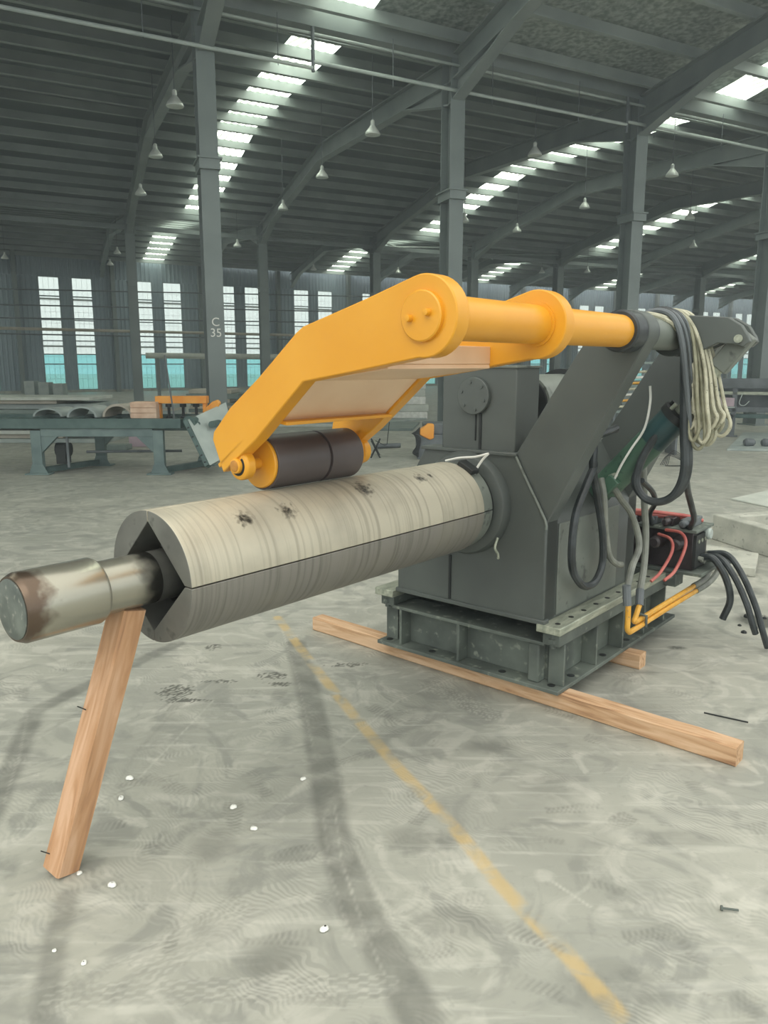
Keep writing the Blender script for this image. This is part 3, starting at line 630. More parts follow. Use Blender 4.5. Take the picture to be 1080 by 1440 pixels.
# --- drum
drumo = MB(); drumo.cyl((-1.80, MV, MZ), (.02, MV, MZ), .082, n=40); core = drumo.build('mandrel', M_core, mach)
mb = MB(); mb.lathe((-2.205, MV, MZ), (1, 0, 0), [(0, .086), (.0, .092), (.012, .098), (.020, .101), (.235, .101), (.247, .096), (.255, .083), (.43, .083)], 48); shaft = mb.build('mandrel_shaft', M_shaft, core)
mb = MB(); mb.lathe((-2.209, MV, MZ), (1, 0, 0), [(0, .080), (.002, .086), (.006, .086)], 40); mb.build('shaft_end_face', paint('mottled_end_steel', '#5c635e', '#7d847c', 12, .45, .3, c3='#9a9a90'), core)
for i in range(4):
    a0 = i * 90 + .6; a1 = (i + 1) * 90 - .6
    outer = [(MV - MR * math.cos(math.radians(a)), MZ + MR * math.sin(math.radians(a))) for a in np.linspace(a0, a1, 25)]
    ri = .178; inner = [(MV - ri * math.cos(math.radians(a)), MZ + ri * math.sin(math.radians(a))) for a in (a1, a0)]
    mb = MB(); mb.pu(outer + inner, -1.765, -.155); sg = mb.build('mandrel_segment', M_mandrel if i < 2 else M_mandrel2, core, bevel=.002); sg['label'] = 'pale dusty upper drum segment' if i < 2 else 'greyer lower drum segment, grime and shade in its colour'
    sg.data.materials.append(M_endface)
    for p_ in sg.data.polygons:
        if abs(p_.normal.x) > .9 or Vector((0, p_.center.y - MV, p_.center.z - MZ)).length < .165: p_.material_index = 1
    outer = [(MV - .207 * math.cos(math.radians(a)), MZ + .207 * math.sin(math.radians(a))) for a in np.linspace(a0, a1, 19)]
    mb = MB(); mb.pu(outer + inner, -.153, -.075); mb.build('segment_collar', M_greyl, core, bevel=.002)
for i in range(4):   # wedge blocks that spread the segments
    a = math.radians(45 + 90 * i); d = Vector((0, -math.cos(a), math.sin(a))); e = Vector((0, math.sin(a), math.cos(a)))
    mb = MB(); mb.obox(Vector((-1.60, MV, MZ)) + d * .095, Vector((1, 0, 0)), d, e, .06, .028, .05); mb.build('wedge_block', M_core, core, bevel=.01)
for i in range(2):
    a = math.radians(90); mb = MB(); mb.lathe((-1.66 + i * .03, MV, MZ + .10), (1, 0, 0), [(0, .03), (.02, .045), (.03, .045)], 20); mb.build('wedge_nut', M_core, core)
mb = MB(); mb.lathe((-.072, MV, MZ), (1, 0, 0), [(0, .19), (.04, .19)], 48); mb.build('groove_ring', M_dark, core)
mb = MB(); mb.lathe((-.04, MV, MZ), (1, 0, 0), [(0, .232), (.004, .240), (.03, .252), (.055, .252)], 56); mb.build('bearing_flange', M_grey, core)
mb = MB(); mb.obox(drum(-.13, 62, .222), Vector((1, 0, 0)), Vector((0, -math.cos(math.radians(62)), math.sin(math.radians(62)))), Vector((0, math.sin(math.radians(62)), math.cos(math.radians(62)))), .03, .012, .045); mb.build('stop_key', M_dark, core, bevel=.004)
# --- yellow hold-down arm
mb = MB(); mb.lathe((-1.33, PV, PZ), (1, 0, 0), [(0, .064), (1.29, .064)], 48); arm = mb.build('hold_down_arm', M_yellow, mach)
AP = circ(PV, PZ, .114, 257, 412, 22)[::1]
AP = [(-.021 + .0, 1.786), (.239, 1.716), (.270, 1.698), (.456, 1.555), (.61, 1.45), (.707, 1.36), (.714, 1.332), (.661, 1.217), (.479, 1.346), (.243, 1.545), (-.009, 1.583)] 
AP = AP + circ(PV, PZ, .114, 278, 74, 22)
def arm_plate(u0, u1):
    mb = MB(); mb.pu(AP, u0, u1); return mb.build('arm_plate', M_yellow, arm, bevel=.004)
arm_plate(-1.365, -1.305); arm_plate(-.745, -.685)
for u, s_ in ((-1.305, 1), (-.685, 1)):
    mb = MB(); mb.lathe((u - .001, PV, PZ), (1, 0, 0), [(0, .098), (.03, .092), (.06, .066)], 48); mb.build('collar', M_yellow, arm)
mb = MB(); mb.lathe((-.752, PV, PZ), (1, 0, 0), [(0, .074), (.008, .074)], 48); mb.build('collar_ring', M_yellow, arm)
mb = MB(); mb.lathe((-1.380, PV, PZ), (1, 0, 0), [(0, .066), (.003, .070), (.016, .070)], 48); mb.build('end_cap', M_yellow, arm)
for dv, dz in ((.034, -.006), (-.028, .008)):
    mb = MB(); mb.lathe((-1.398, PV + dv, PZ + dz), (1, 0, 0), [(0, .005), (.001, .009), (.010, .010), (.018, .010)], 14); mb.build('bolt', M_yellow, arm)
for nm, prof in (('cross_plate', [(.26, 1.545), (.425, 1.405), (.437, 1.42), (.275, 1.56)]), ('cross_lip', [(.385, 1.395), (.50, 1.408), (.50, 1.42), (.385, 1.407)]),
                 ('cross_plate', [(-.06, 1.585), (.26, 1.545), (.262, 1.557), (-.058, 1.60)]), ('cross_plate', [(-.06, 1.60), (-.06, 1.66), (-.048, 1.66), (-.048, 1.60)]), ('cross_plate', [(.27, 1.68), (.60, 1.425), (.61, 1.437), (.28, 1.694)])):
    mb = MB(); mb.pu(prof, -1.306, -.744); o = mb.build(nm, M_peach if nm == 'cross_plate' else M_yellow, arm, bevel=.002)
    if nm == 'cross_plate': o['label'] = 'pale peach cross plate'
# roller
RV, RZ_, RR = .588, 1.247, .0995
mb = MB(); mb.lathe((-1.25, RV, RZ_), (1, 0, 0), [(0, RR - .002), (.002, RR), (.262, RR), (.264, RR - .009), (.276, RR - .009), (.278, RR), (.453, RR), (.455, RR - .002)], 56); mb.build('pressure_roller', M_rubber, arm)
mb = MB(); mb.lathe((-1.262, RV, RZ_), (1, 0, 0), [(0, .088), (.004, .092), (.013, .092)], 48); mb.build('roller_end_disc', M_yellow, arm)
mb = MB(); mb.lathe((-.796, RV, RZ_), (1, 0, 0), [(0, .09), (.013, .09)], 48); mb.build('roller_end_disc', M_yellow, arm)
mb = MB(); mb.cyl((-1.355, RV, RZ_), (-.69, RV, RZ_), .021, n=24); mb.build('roller_axle', M_yellow, arm)
ed = Vector((0, -.182, .129)).normalized(); en = Vector((0, .129, .182)).normalized()
for u in (-1.335, -.715):
    c = Vector((u, RV, RZ_)); mb = MB(); mb.lathe((u - .022, RV, RZ_), (1, 0, 0), [(0, .042), (.006, .053), (.04, .053), (.045, .046)], 32)
    mb.obox(c + en * .030, Vector((1, 0, 0)), ed, en, .024, .040, .024); mb.build('bearing_block', M_yellow, arm, bevel=.004)
    mb = MB(); mb.obox(c + en * .050, Vector((1, 0, 0)), ed, en, .030, .085, .008); mb.build('bearing_foot', M_yellow, arm, bevel=.003)
    for s_ in (-1, 1): mb = MB(); mb.cyl(c + en * .062 + ed * .066 * s_ - Vector((.014, 0, 0)), c + en * .02 + ed * .066 * s_ - Vector((.014, 0, 0)), .011, n=6); mb.build('foot_bolt', M_yellow, arm)
    mb = MB(); mb.lathe((u - .0235, RV, RZ_), (1, 0, 0), [(0, .036), (.003, .038)], 28); mb.build('bearing_seal', M_dark, arm)
    mb = MB(); mb.lathe((u - .038, RV, RZ_), (1, 0, 0), [(0, .020), (.003, .027), (.014, .028)], 20); mb.build('axle_cap', M_yellow, arm)
    mb = MB(); mb.lathe((u - .042, RV, RZ_), (1, 0, 0), [(0, .012), (.002, .020), (.012, .022)], 20); mb.build('axle_nut', paint('rusty_orange_nut', '#a8702c', '#c98e3c', 20, .5), arm)
# --- lever and hydraulic cylinder at the rear
LP = [(-.30, 1.815), (-.479, 1.80), (-.535, 1.765), (-.565, 1.72), (-.575, 1.695), (-.55, 1.672), (-.51, 1.685), (-.442, 1.690), (-.332, 1.636)] + circ(PV, PZ, .098, 250, 85, 16)[0:] 
mb = MB(); mb.pu([(-.30, 1.815), (-.479, 1.80), (-.535, 1.765), (-.565, 1.72), (-.575, 1.695), (-.55, 1.672), (-.51, 1.685), (-.442, 1.690), (-.332, 1.636)] + circ(PV, PZ, .096, -110, 85, 16), .49, .53); lev = mb.build('lever', M_grey, mach, bevel=.004)
mb = MB(); mb.pu([(-.30, 1.815), (-.479, 1.80), (-.535, 1.765), (-.565, 1.72), (-.575, 1.695), (-.55, 1.672), (-.51, 1.685), (-.442, 1.690), (-.332, 1.636)] + circ(PV, PZ, .096, -110, 85, 16), .60, .64); mb.build('lever_cheek', M_grey, lev, bevel=.004)
A = Vector((.565, .07, .995)); Bp = Vector((.565, -.262, 1.365)); C_ = Vector((.565, -.535, 1.715)); dd = (Bp - A).normalized(); d2 = (C_ - Bp).normalized()
mid = A.lerp(Bp, .66)
mb = MB(); mb.cyl(A, mid, .072, n=36); cyl = mb.build('hydraulic_cylinder', M_green, mach)
mb = MB(); mb.cyl(mid, Bp - dd * .02, .0725, n=36); mb.build('barrel_head', M_teal, cyl)
mb = MB(); mb.cyl(Bp - dd * .02, Bp + dd * .015, .078, n=36); mb.build('gland', M_dark, cyl)
mb = MB(); mb.cyl(Bp, C_ - d2 * .16, .026, n=24); mb.build('piston_rod', M_rail, cyl)
sd = Vector((1, 0, 0)); pr = d2.cross(sd).normalized()
mb = MB(); mb.obox(C_ - d2 * .075, d2, pr, sd, .095, .042, .03); mb.build('clevis', M_greyl, cyl, bevel=.006)
mb = MB(); mb.cyl(C_ + Vector((-.085, 0, 0)) - d2 * .01, C_ + Vector((.085, 0, 0)) - d2 * .01, .018, n=16); mb.build('clevis_pin', M_rail, cyl)
for i in range(6):
    a = i * math.pi / 3; q = Bp + dd.cross(sd).normalized() * .058 * math.cos(a) + sd * .058 * math.sin(a); mb = MB(); mb.cyl(q, q + dd * (.035 + .012 * (i % 2)), .010, n=8); mb.build('gland_bolt', M_rail if i % 2 else M_dark, cyl)
mb = MB(); mb.obox(A - dd * .03, dd, dd.cross(sd).normalized(), sd, .05, .055, .03); mb.build('cylinder_eye', M_green, cyl, bevel=.01)
mb = MB(); mb.obox(A + Vector((-.08, -.05, .02)), dd, dd.cross(sd).normalized(), sd, .05, .03, .02); mb.build('port_block', M_green, cyl, bevel=.004)
# valve manifold at the rear
mb = MB(); mb.box((1.34, -.13, .43), (1.58, .30, .66)); man = mb.build('valve_manifold', M_valve, mach, bevel=.008)
for i in range(3):
    mb = MB(); y = -.06 + i * .12; mb.lathe((1.335, y, .59), (-1, 0, 0), [(0, .042), (.03, .042), (.045, .034), (.09, .034), (.10, .022)], 20); mb.build('solenoid', M_valve, man)
mb = MB(); mb.box((1.32, -.15, .655), (1.62, .22, .672)); mb.build('manifold_cover', M_base, man, bevel=.003)
mb = MB(); mb.box((1.30, -.20, .412), (1.66, .35, .432)); mb.build('manifold_shelf', M_base, man, bevel=.003)
mb = MB(); mb.lathe((1.52, -.13, .625), (0, -1, 0), [(0, .03), (.03, .034), (.04, .028)], 18); mb.build('gauge', M_panel, man)
for i in range(5):
    mb = MB(); mb.cyl((1.40 + .04 * i, -.13, .50 - .02 * (i % 2)), (1.40 + .04 * i, -.17, .495 - .02 * (i % 2)), .014, n=8); mb.build('fitting', M_hoseg, man)
for i in range(4):
    mb = MB(); y = -.10 + i * .10; mb.box((1.36, y, .672), (1.56, y + .06, .72)); mb.lathe((1.36, y + .03, .70), (-1, 0, 0), [(0, .022), (.05, .022), (.06, .012)], 12); mb.build('valve_body', M_valve if i % 2 else M_fgrey, man, bevel=.004)
mb = MB(); mb.box((1.34, -.145, .45), (1.50, -.128, .64)); mb.build('name_plate', M_dark, man)
for i in range(4): mb = MB(); mb.cyl((1.38 + .055 * i, -.13, .60), (1.38 + .055 * i, -.15, .60), .012, n=6); mb.build('port_plug', M_rail, man)
def hose(name, pts, r, mat, lab=None, parent=mach, sub=6):
    mb = MB(); mb.tube(pts, r, 10, sub); o = mb.build(name, mat, parent)
    if lab: o['label'] = lab
    return o
hose('hose', [(.56, .03, 1.29), (.33, .03, 1.26), (.30, .02, 1.20), (.30, .02, 1.11), (.387, .03, .967), (.466, .03, .778), (.484, .03, .63), (.428, .03, .55), (.34, .03, .535), (.25, .03, .565), (.155, .03, .66), (.14, .03, .80), (.17, .03, .93), (.25, .02, 1.06), (.31, .02, 1.13), (.36, .06, 1.16)], .019, M_black, 'black hose hanging in a loop')
hose('hose', [(.46, .05, 1.05), (.44, .02, .96), (.47, .02, .82), (.53, .02, .66), (.60, .01, .60), (.65, .0, .585)], .016, M_hoseg, 'grey dusty hose')
hose('hose', [(.50, .03, 1.03), (.52, .0, .99), (.60, .0, .93), (.70, -.01, .854), (.76, -.03, .74), (.74, -.05, .66), (.62, -.07, .60), (.53, -.09, .53), (.485, -.10, .46)], .017, M_hoseg, 'grey dusty hose')
hose('hose', [(.80, -.02, 1.14), (.82, -.03, .915), (.848, -.04, .72), (.80, -.06, .56), (.72, -.08, .47), (.66, -.10, .42)], .018, M_hoseg, 'grey dusty hose')
hose('ferrule', [(.485, -.10, .53), (.485, -.11, .43)], .021, M_fgrey, sub=1); hose('ferrule', [(.69, -.09, .46), (.64, -.11, .39)], .021, M_fgrey, sub=1)
hose('pipe', [(.485, -.115, .44), (.478, -.12, .35), (.478, -.12, .315), (.50, -.12, .292), (.56, -.12, .285), (1.00, -.12, .285), (1.50, -.12, .28)], .014, M_hosey, 'yellow painted pipe')
hose('pipe', [(.645, -.11, .40), (.60, -.11, .34), (.585, -.11, .325), (.60, -.11, .315), (.66, -.11, .312), (1.1, -.11, .312), (1.48, -.11, .312)], .014, M_hosey, 'yellow painted pipe')
hose('pipe_clip', [(.68, -.135, .27), (.68, -.135, .33), (.68, -.09, .335)], .008, M_base, sub=1)
hose('hose', [(1.48, -.12, .28), (1.66, -.13, .29), (1.78, -.14, .33), (1.78, -.15, .40), (1.66, -.14, .46), (1.56, -.15, .48)], .018, M_hoseg, 'grey dusty hose')
hose('hose', [(1.46, -.11, .312), (1.60, -.12, .32), (1.70, -.12, .36), (1.70, -.13, .42), (1.60, -.14, .47), (1.52, -.15, .49)], .018, M_hoseg, 'grey dusty hose')
hose('hose', [(1.30, .02, .66), (1.27, -.08, .66), (1.24, -.12, .60), (1.16, -.10, .47), (1.08, -.07, .42)], .009, M_red, 'red hose'); hose('hose', [(1.30, .06, .63), (1.25, -.03, .62), (1.20, -.06, .56), (1.10, -.04, .46), (1.02, -.02, .42)], .009, M_red, 'red hose')
hose('hose', [(1.26, .22, .76), (1.36, .10, .745), (1.48, -.04, .72), (1.56, -.10, .69)], .012, M_red, 'red hose'); hose('hose', [(1.28, .24, .74), (1.38, .12, .72), (1.50, -.02, .70)], .012, M_red, 'red hose')
hose('hose', [(1.44, -.15, .50), (1.43, -.22, .50), (1.44, -.29, .40), (1.46, -.32, .27), (1.45, -.29, .15)], .020, M_black, 'cut black hose end')
hose('hose', [(1.50, -.15, .49), (1.48, -.24, .50), (1.46, -.33, .41), (1.45, -.41, .27), (1.44, -.45, .17), (1.46, -.47, .10)], .018, M_black, 'black hose reaching the floor'); hose('hose', [(1.55, -.15, .50), (1.54, -.26, .51), (1.50, -.36, .42), (1.48, -.45, .26), (1.47, -.50, .13), (1.50, -.53, .02)], .018, M_black, 'black hose reaching the floor')
hose('swivel', [(.49, .02, 1.055), (.50, -.01, 1.07), (.52, -.01, 1.05), (.52, 0, 1.02), (.50, .02, 1.02)], .012, M_rail)
# support legs of the sump hose: thin steel cleat on the flange
hose('wire_tail', [(-.05, .315, .80), (-.08, .31, .76), (-.07, .30, .73), (-.09, .285, .715)], .006, M_rail)

def mthing(name, lab, cat, at_, group=None): return thing(name, lab, cat, m2w(*at_), RM, group), Vector(at_)
def mtube(root, at_, name, pts, r, mat, n=9, sub=6):
    mb = MB(); mb.tube([Vector(p) - at_ for p in pts], r, n, sub); return mb.build(name, mat, root)
# black cable bundle slung over the pivot shaft
t, a_ = mthing('cable_bundle', 'black cables slung over the grey pivot shaft and hanging in a big loop', 'cable', (.40, -.235, 1.81))
for i, (du, dr) in enumerate(((0, 0), (.035, .01), (.07, .0))):
    mtube(t, a_, 'cable', [(.36 + du, -.13, 1.60), (.37 + du, -.14, 1.74), (.38 + du, -.18, 1.815), (.40 + du, -.25, 1.83), (.42 + du, -.315, 1.76), (.44 + du, -.325 - dr, 1.55), (.46 + du, -.335 - dr, 1.30), (.47 + du, -.345, 1.12), (.47 + du, -.31, 1.01), (.47 + du * .3, -.24, .965), (.47, -.17, .975), (.47, -.125 + dr, 1.04), (.48, -.135, 1.14), (.50, -.175, 1.24), (.53, -.22, 1.32)], .019 - .003 * i, M_black)
mtube(t, a_, 'cable', [(.50, -.33, 1.18), (.62, -.31, 1.04), (.78, -.27, .96), (.90, -.25, .88), (1.10, -.20, .78), (1.40, -.08, .66)], .016, M_black)
mtube(t, a_, 'cable', [(.52, -.13, 1.05), (.75, -.10, .96), (1.0, -.02, .86), (1.2, .08, .76), (1.36, .12, .66)], .014, M_black)
for i in range(5):
    u_ = .30 + .028 * i
    mtube(t, a_, 'cable', [(u_, -.15, 1.66), (u_, -.142, 1.73), (u_, -.175, 1.805), (u_ + .01, -.235, 1.828 + .006 * (i % 2)), (u_ + .02, -.30, 1.80), (u_ + .05, -.335, 1.70), (u_ + .12, -.345, 1.50), (u_ + .18, -.352, 1.32 + .04 * i)], .013, M_black if i % 2 else M_fgrey, 8)
# beige rope coil
t, a_ = mthing('rope_coil', 'beige rope coil draped over the pivot shaft beside the black cables', 'rope', (.46, -.235, 1.81))
for i in range(14):
    f = i / 13; du = f * .13 - .01; dv = -.03 * f + .03 * math.sin(i * 2.1); bot = 1.26 + .05 * math.sin(i * 1.7) + .03 * f
    mtube(t, a_, 'rope_strand', [(.44 + du, -.13 + .03 * f, 1.66), (.44 + du, -.15, 1.76), (.45 + du, -.20, 1.825 + .004 * (i % 3)), (.455 + du, -.28, 1.822 + .006 * (i % 2)), (.46 + du, -.335 + dv * .4, 1.75), (.47 + du, -.365 + dv, 1.60), (.47 + du * 1.2, -.385 + dv - .03 * f, 1.42), (.48 + du, -.395 + dv - .06 * f, bot + .05), (.48 + du, -.372 + dv - .04 * f, bot), (.475 + du, -.35 + dv, bot + .06), (.46 + du, -.34 + dv, 1.50), (.45 + du, -.322, 1.70)], .0085, M_rope if i % 3 else M_rope2, 7)
mtube(t, a_, 'rope_strand', [(.14, -.20, 1.80), (.22, -.235, 1.81), (.32, -.28, 1.79), (.42, -.31, 1.72), (.47, -.345, 1.55), (.48, -.36, 1.38)], .010, M_rope, 7); mtube(t, a_, 'rope_strand', [(.16, -.22, 1.805), (.24, -.26, 1.80), (.34, -.305, 1.76), (.44, -.33, 1.66), (.49, -.36, 1.5), (.50, -.375, 1.33)], .010, M_rope, 7)
# thin pale cord
t, a_ = mthing('hanging_cord', 'thin pale cord hanging behind the front bracket down to the green cylinder', 'cord', (.50, -.10, 1.40))
mtube(t, a_, 'cord', [(.50, -.15, 1.50), (.50, -.155, 1.42), (.50, -.135, 1.30), (.49, -.08, 1.20), (.48, -.04, 1.12), (.48, -.01, 1.05)], .006, M_white, 6)
# white strap by the flange
t, a_ = mthing('white_strap', 'white plastic strap bent to a point above the drum neck', 'strap', (-.10, .37, 1.17))
mtube(t, a_, 'strap', [(-.12, .57, 1.150), (-.11, .50, 1.168), (-.10, .42, 1.178), (-.085, .355, 1.197)], .006, M_white, 6)
mtube(t, a_, 'strap', [(-.085, .355, 1.197), (-.09, .385, 1.165), (-.10, .41, 1.12), (-.115, .415, 1.085)], .006, M_white, 6)

# ---- timbers
t0 = m2w(.105, 1.700, 0); t1 = m2w(.0, -.785, 0)
p_a = atz(440, 886); p_b = atz(1034, 1079)
d = (p_b - p_a); L = d.length; rz = math.atan2(d.y, d.x)
def timber(name, L, wd, ht, mat, axis=0, nseg=14, jit=.003, taper=None):
    mb = MB(); vs = []; fs = []
    for i in range(nseg + 1):
        x = L * i / nseg; jy = random.uniform(-jit, jit); jz = random.uniform(-jit, jit); c = .006
        w2 = wd / 2; ring = [(-w2 + c, 0), (w2 - c, 0), (w2, c), (w2, ht - c), (w2 - c, ht), (-w2 + c, ht), (-w2, ht - c), (-w2, c)]
        for (y, z) in ring: vs.append((x, y + jy, z + (jz if z > .02 else 0)) if axis == 0 else (y + jy, z - ht / 2 + jz, x))
    for i in range(nseg):
        for k in range(8): fs.append((i * 8 + k, i * 8 + (k + 1) % 8, (i + 1) * 8 + (k + 1) % 8, (i + 1) * 8 + k))
    fs += [tuple(range(8)), tuple(range(nseg * 8, nseg * 8 + 8))]
    return mb.add(vs, fs)
o = timber('timber_beam', L, .09, .084, M_wood).build('timber_beam', M_wood, None, angle=30); o.location = p_a + Vector((-math.sin(rz), math.cos(rz), 0)) * .045; o.rotation_euler = (0, 0, rz)
tag(o, 'long pale pine beam on the floor under the front edge of the machine base', 'timber')
sa = m2w(.80, -.085, 0); sb = m2w(.80, 1.2, 0); d = sb - sa
o = timber('timber_beam', d.length, .085, .084, M_wood).build('timber_beam', M_wood, None, angle=30); o.location = sa; o.rotation_euler = (0, 0, math.atan2(d.y, d.x)); tag(o, 'second pine beam, only its sawn end showing under the right side of the base', 'timber')
# leaning prop under the shaft
foot = m2w(-2.070, .665, .012); top = m2w(-1.855, .53, .862)
d = top - foot; q = d.to_track_quat('Z', 'Y')
o = timber('timber_prop', d.length, .084, .084, M_woodz, axis=2, nseg=6, jit=.0012).build('timber_prop', M_woodz, None, angle=30)
o.rotation_mode = 'QUATERNION'; o.rotation_quaternion = q @ Matrix.Rotation(math.radians(38), 4, 'Z').to_quaternion(); o.location = foot
tag(o, 'square pine post leaning on the floor and propping up the drum shaft', 'timber prop')
for (x, y, tx, ty, nm) in ((304, 968, 312, 975, 1),):
    pass
for fr, lab in ((.62, 'bent nail sticking out of the leaning post, upper one'), (.07, 'bent nail sticking out near the foot of the leaning post')):
    c = foot.lerp(top, fr) + Vector((-.035, -.02, 0)); mb = MB(); mb.tube([(.03, .01, -.01), (0, 0, 0), (-.03, -.012, .02)], .0018, 6, 3); o = mb.build('nail', M_dark); o.location = c; tag(o, lab, 'nail', 'nails in the post')

# ================================================================== SMALL THINGS ON THE FLOOR
FOAM = [(183, 1096, .016, 'by the middle of the leaning post'), (172, 1124, .014, 'right of the leaning post, just below another crumb'), (427, 1097, .013, 'on the dark tyre track'), (328, 1137, .014, 'flattened, left of centre'), (357, 1166, .013, 'flattened, left of centre, the lower'),
        (159, 1246, .015, 'right of the foot of the post'), (111, 1229, .010, 'touching the foot of the post'), (455, 1309, .015, 'near the bottom on the tyre track'), (120, 1355, .010, 'at the lower left'), (78, 1337, .008, 'tiniest at the lower left')]
for (x, y, r, wh) in FOAM:
    mb = MB(); 
    for j in range(3): 
        c = Vector((random.uniform(-.4, .4) * r, random.uniform(-.4, .4) * r, r * .45)); mb.lathe(c - Vector((0, 0, r * .45)), (0, 0, 1), [(0, r * .3), (r * .25, r * .7), (r * .6, r * .65), (r * .9, r * .25)], 9)
    o = mb.build('foam_crumb', M_foam, None, angle=60); o.location = atz(x, y); tag(o, 'white foam crumb on the concrete, ' + wh, 'foam crumb', 'foam crumbs on the floor')
mb = MB(); mb.lathe((0, 0, .008), (1, 0, 0), [(0, .008), (.006, .008), (.006, .0035), (.05, .0035)], 8); o = mb.build('loose_bolt', M_base); o.location = atz(1013, 1280); o.rotation_euler = (0, 0, math.radians(-12)); tag(o, 'small loose bolt lying on the floor at the right edge', 'bolt')
mb = MB(); mb.beam((0, 0, .003), (.16, -.10, .003), .008, .004); o = mb.build('wood_splinter', M_dark); o.location = atz(990, 1003); tag(o, 'thin dark splinter on the floor behind the long beam', 'splinter')

# ---- concrete kerb, slab and rubble at the right
def quad_block(name, pts, h, mat, lab, cat, z0=0.0):
    P = [atz(x, y, z0) for x, y in pts]; c = sum(P, Vector()) / len(P); c.z = z0
    mb = MB(); mb.prism([p - c for p in P], (0, 0, h)); o = mb.build(name, mat, None, bevel=min(.008, h * .3)); o.location = c; tag(o, lab, cat); return o
a = atz(1000, 758); b = atz(1130, 800); dk = (b - a).normalized(); nk = Vector((-dk.y, dk.x, 0))
mb = MB(); mb.box((0, 0, 0), ((b - a).length + 1.5, .14, .235)); mb.box((-.0, .14, 0), (.14, 1.3, .235)); o = mb.build('concrete_kerb', M_conc, None, bevel=.01); o.location = a; o.rotation_euler = (0, 0, math.atan2(dk.y, dk.x)); tag(o, 'grey concrete kerb behind the valve block at the right edge', 'kerb')
quad_block('concrete_slab', [(940, 800), (1062, 812), (1066, 790), (985, 776)], .075, M_conc, 'pale broken concrete slab on the floor beside the valve block', 'slab')
a = atz(1022, 775, .09); mb = MB(); mb.lathe((0, 0, 0), (0, 0, 1), [(0, .07), (.012, .05), (.02, .018), (.05, .014), (.055, .004)], 14); o = mb.build('anchor_stud', M_dark); o.location = atz(1019, 789, .08); tag(o, 'dark anchor stud standing on the broken slab', 'stud')
quad_block('floor_plate', [(1022, 634), (1150, 636), (1150, 612), (1045, 610)], .04, M_sheet[0], 'flat grey plate on the floor at the far right', 'plate')
quad_block('sheet_metal', [(1028, 703), (1110, 720), (1110, 700), (1085, 690)], .02, M_sheet[2], 'thin pale sheet lying beyond the kerb', 'sheet')
c = atz(1078, 626, .06)
for i, (dx, dy) in enumerate(((0, 0), (.32, .08), (-.32, .05))):
    mb = MB(); mb.lathe((-.1, 0, .07), (1, 0, 0), [(0, .05), (.04, .08), (.18, .07), (.22, .03)], 12); o = mb.build('scrap_lump', M_fgrey); o.location = (c.x + dx, c.y + dy, .04); tag(o, ['dark scrap lump on the floor plate, middle', 'dark scrap lump on the floor plate, right', 'dark scrap lump on the floor plate, left'][i], 'scrap', 'scrap on the far plate')
for i, (x, y) in enumerate(((1040, 880), (1052, 868), (1060, 884), (1075, 870), (1066, 862), (1046, 890))):
    mb = MB(); r = random.uniform(.012, .03); mb.lathe((0, 0, 0), (0, 0, 1), [(0, r), (r * .5, r * .9), (r * .9, r * .3)], 7); o = mb.build('rubble_stone', M_dark, None, angle=10); o.location = atz(x, y); tag(o, 'small dark rubble stone by the black hose ends, ' + ['left front', 'behind the hose tips', 'at the hose tips', 'rightmost', 'farthest back', 'nearest the camera'][i], 'stone', 'rubble by the hose ends')

# ================================================================== BACKGROUND, LEFT
def wthing(name, lab, cat, x, y, rz=0.0, z=0.0, group=None): return thing(name, lab, cat, atz(x, y, z), rz, group)
# roller table
fl = atz(56, 667); fr = atz(226, 667); W_ = (fr - fl).length
t = thing('roller_table', 'long blue-green steel roller table standing behind the drum at the left', 'machine table', fl)
H_ = .70; DP = 1.05
for (x, yy) in ((0, 0), (W_, 0), (.55, DP), (W_ + .42, DP)):
    mb = MB(); mb.box((x - .075, yy - .05, .02), (x + .075, yy + .05, H_ - .05)); mb.prism([(x - .13, yy - .057, .02), (x - .075, yy - .057, .16), (x + .075, yy - .057, .16), (x + .15, yy - .057, .02)], (0, .012, 0)); mb.box((x - .18, yy - .1, 0), (x + .18, yy + .1, .022)); mb.build('leg', M_table, t, bevel=.004)
for yy in (0, DP):
    x0 = 0 if yy == 0 else .55; mb = MB(); mb.box((x0 + .075, yy - .045, H_ - .14), (x0 + W_ - .075, yy + .045, H_ - .02))
    for sgn, xx in ((1, x0 + .075), (-1, x0 + W_ - .075)): mb.prism([(xx, yy - .04, H_ - .14), (xx + sgn * .24, yy - .04, H_ - .14), (xx, yy - .04, H_ - .38)], (0, .08, 0))
    mb.build('apron', M_table, t, bevel=.004)
for x in (0, W_): mb = MB(); mb.beam((x + .05, .06, .06), (x + .5, DP - .06, .06), .09, .08); mb.build('foot_bar', M_tabled, t)
mb = MB(); mb.box((-2.6, -.08, H_ - .02), (W_ + .35, .04, H_ + .12)); mb.box((-2.6, DP - .04, H_ - .02), (W_ + .6, DP + .08, H_ + .12)); mb.build('side_rail', M_tabled, t, bevel=.005)
for i in range(24):
    mb = MB(); x = -2.5 + i * .22; mb.cyl((x, .04, H_ + .03), (x + .1, DP - .04, H_ + .03), .05, n=14); mb.build('roller', M_tabled, t)
mb = MB(); mb.cyl((W_ + .45, -.02, H_ + .06), (W_ + .75, 1.0, H_ + .06), .10, n=20); mb.build('end_roller', M_tabled, t)
mb = MB(); mb.box((.22, .1, .14), (.36, .3, .42)); mb.cyl((.2, .2, .35), (.4, .2, .35), .1, n=14); mb.build('drive_motor', M_dark, t)
mb = MB(); mb.box((.42, .0, .1), (.45, .03, H_)); mb.cyl((.6, .3, .3), (2.0, .45, .3), .02, n=8); mb.build('pipe_run', M_fgrey, t)
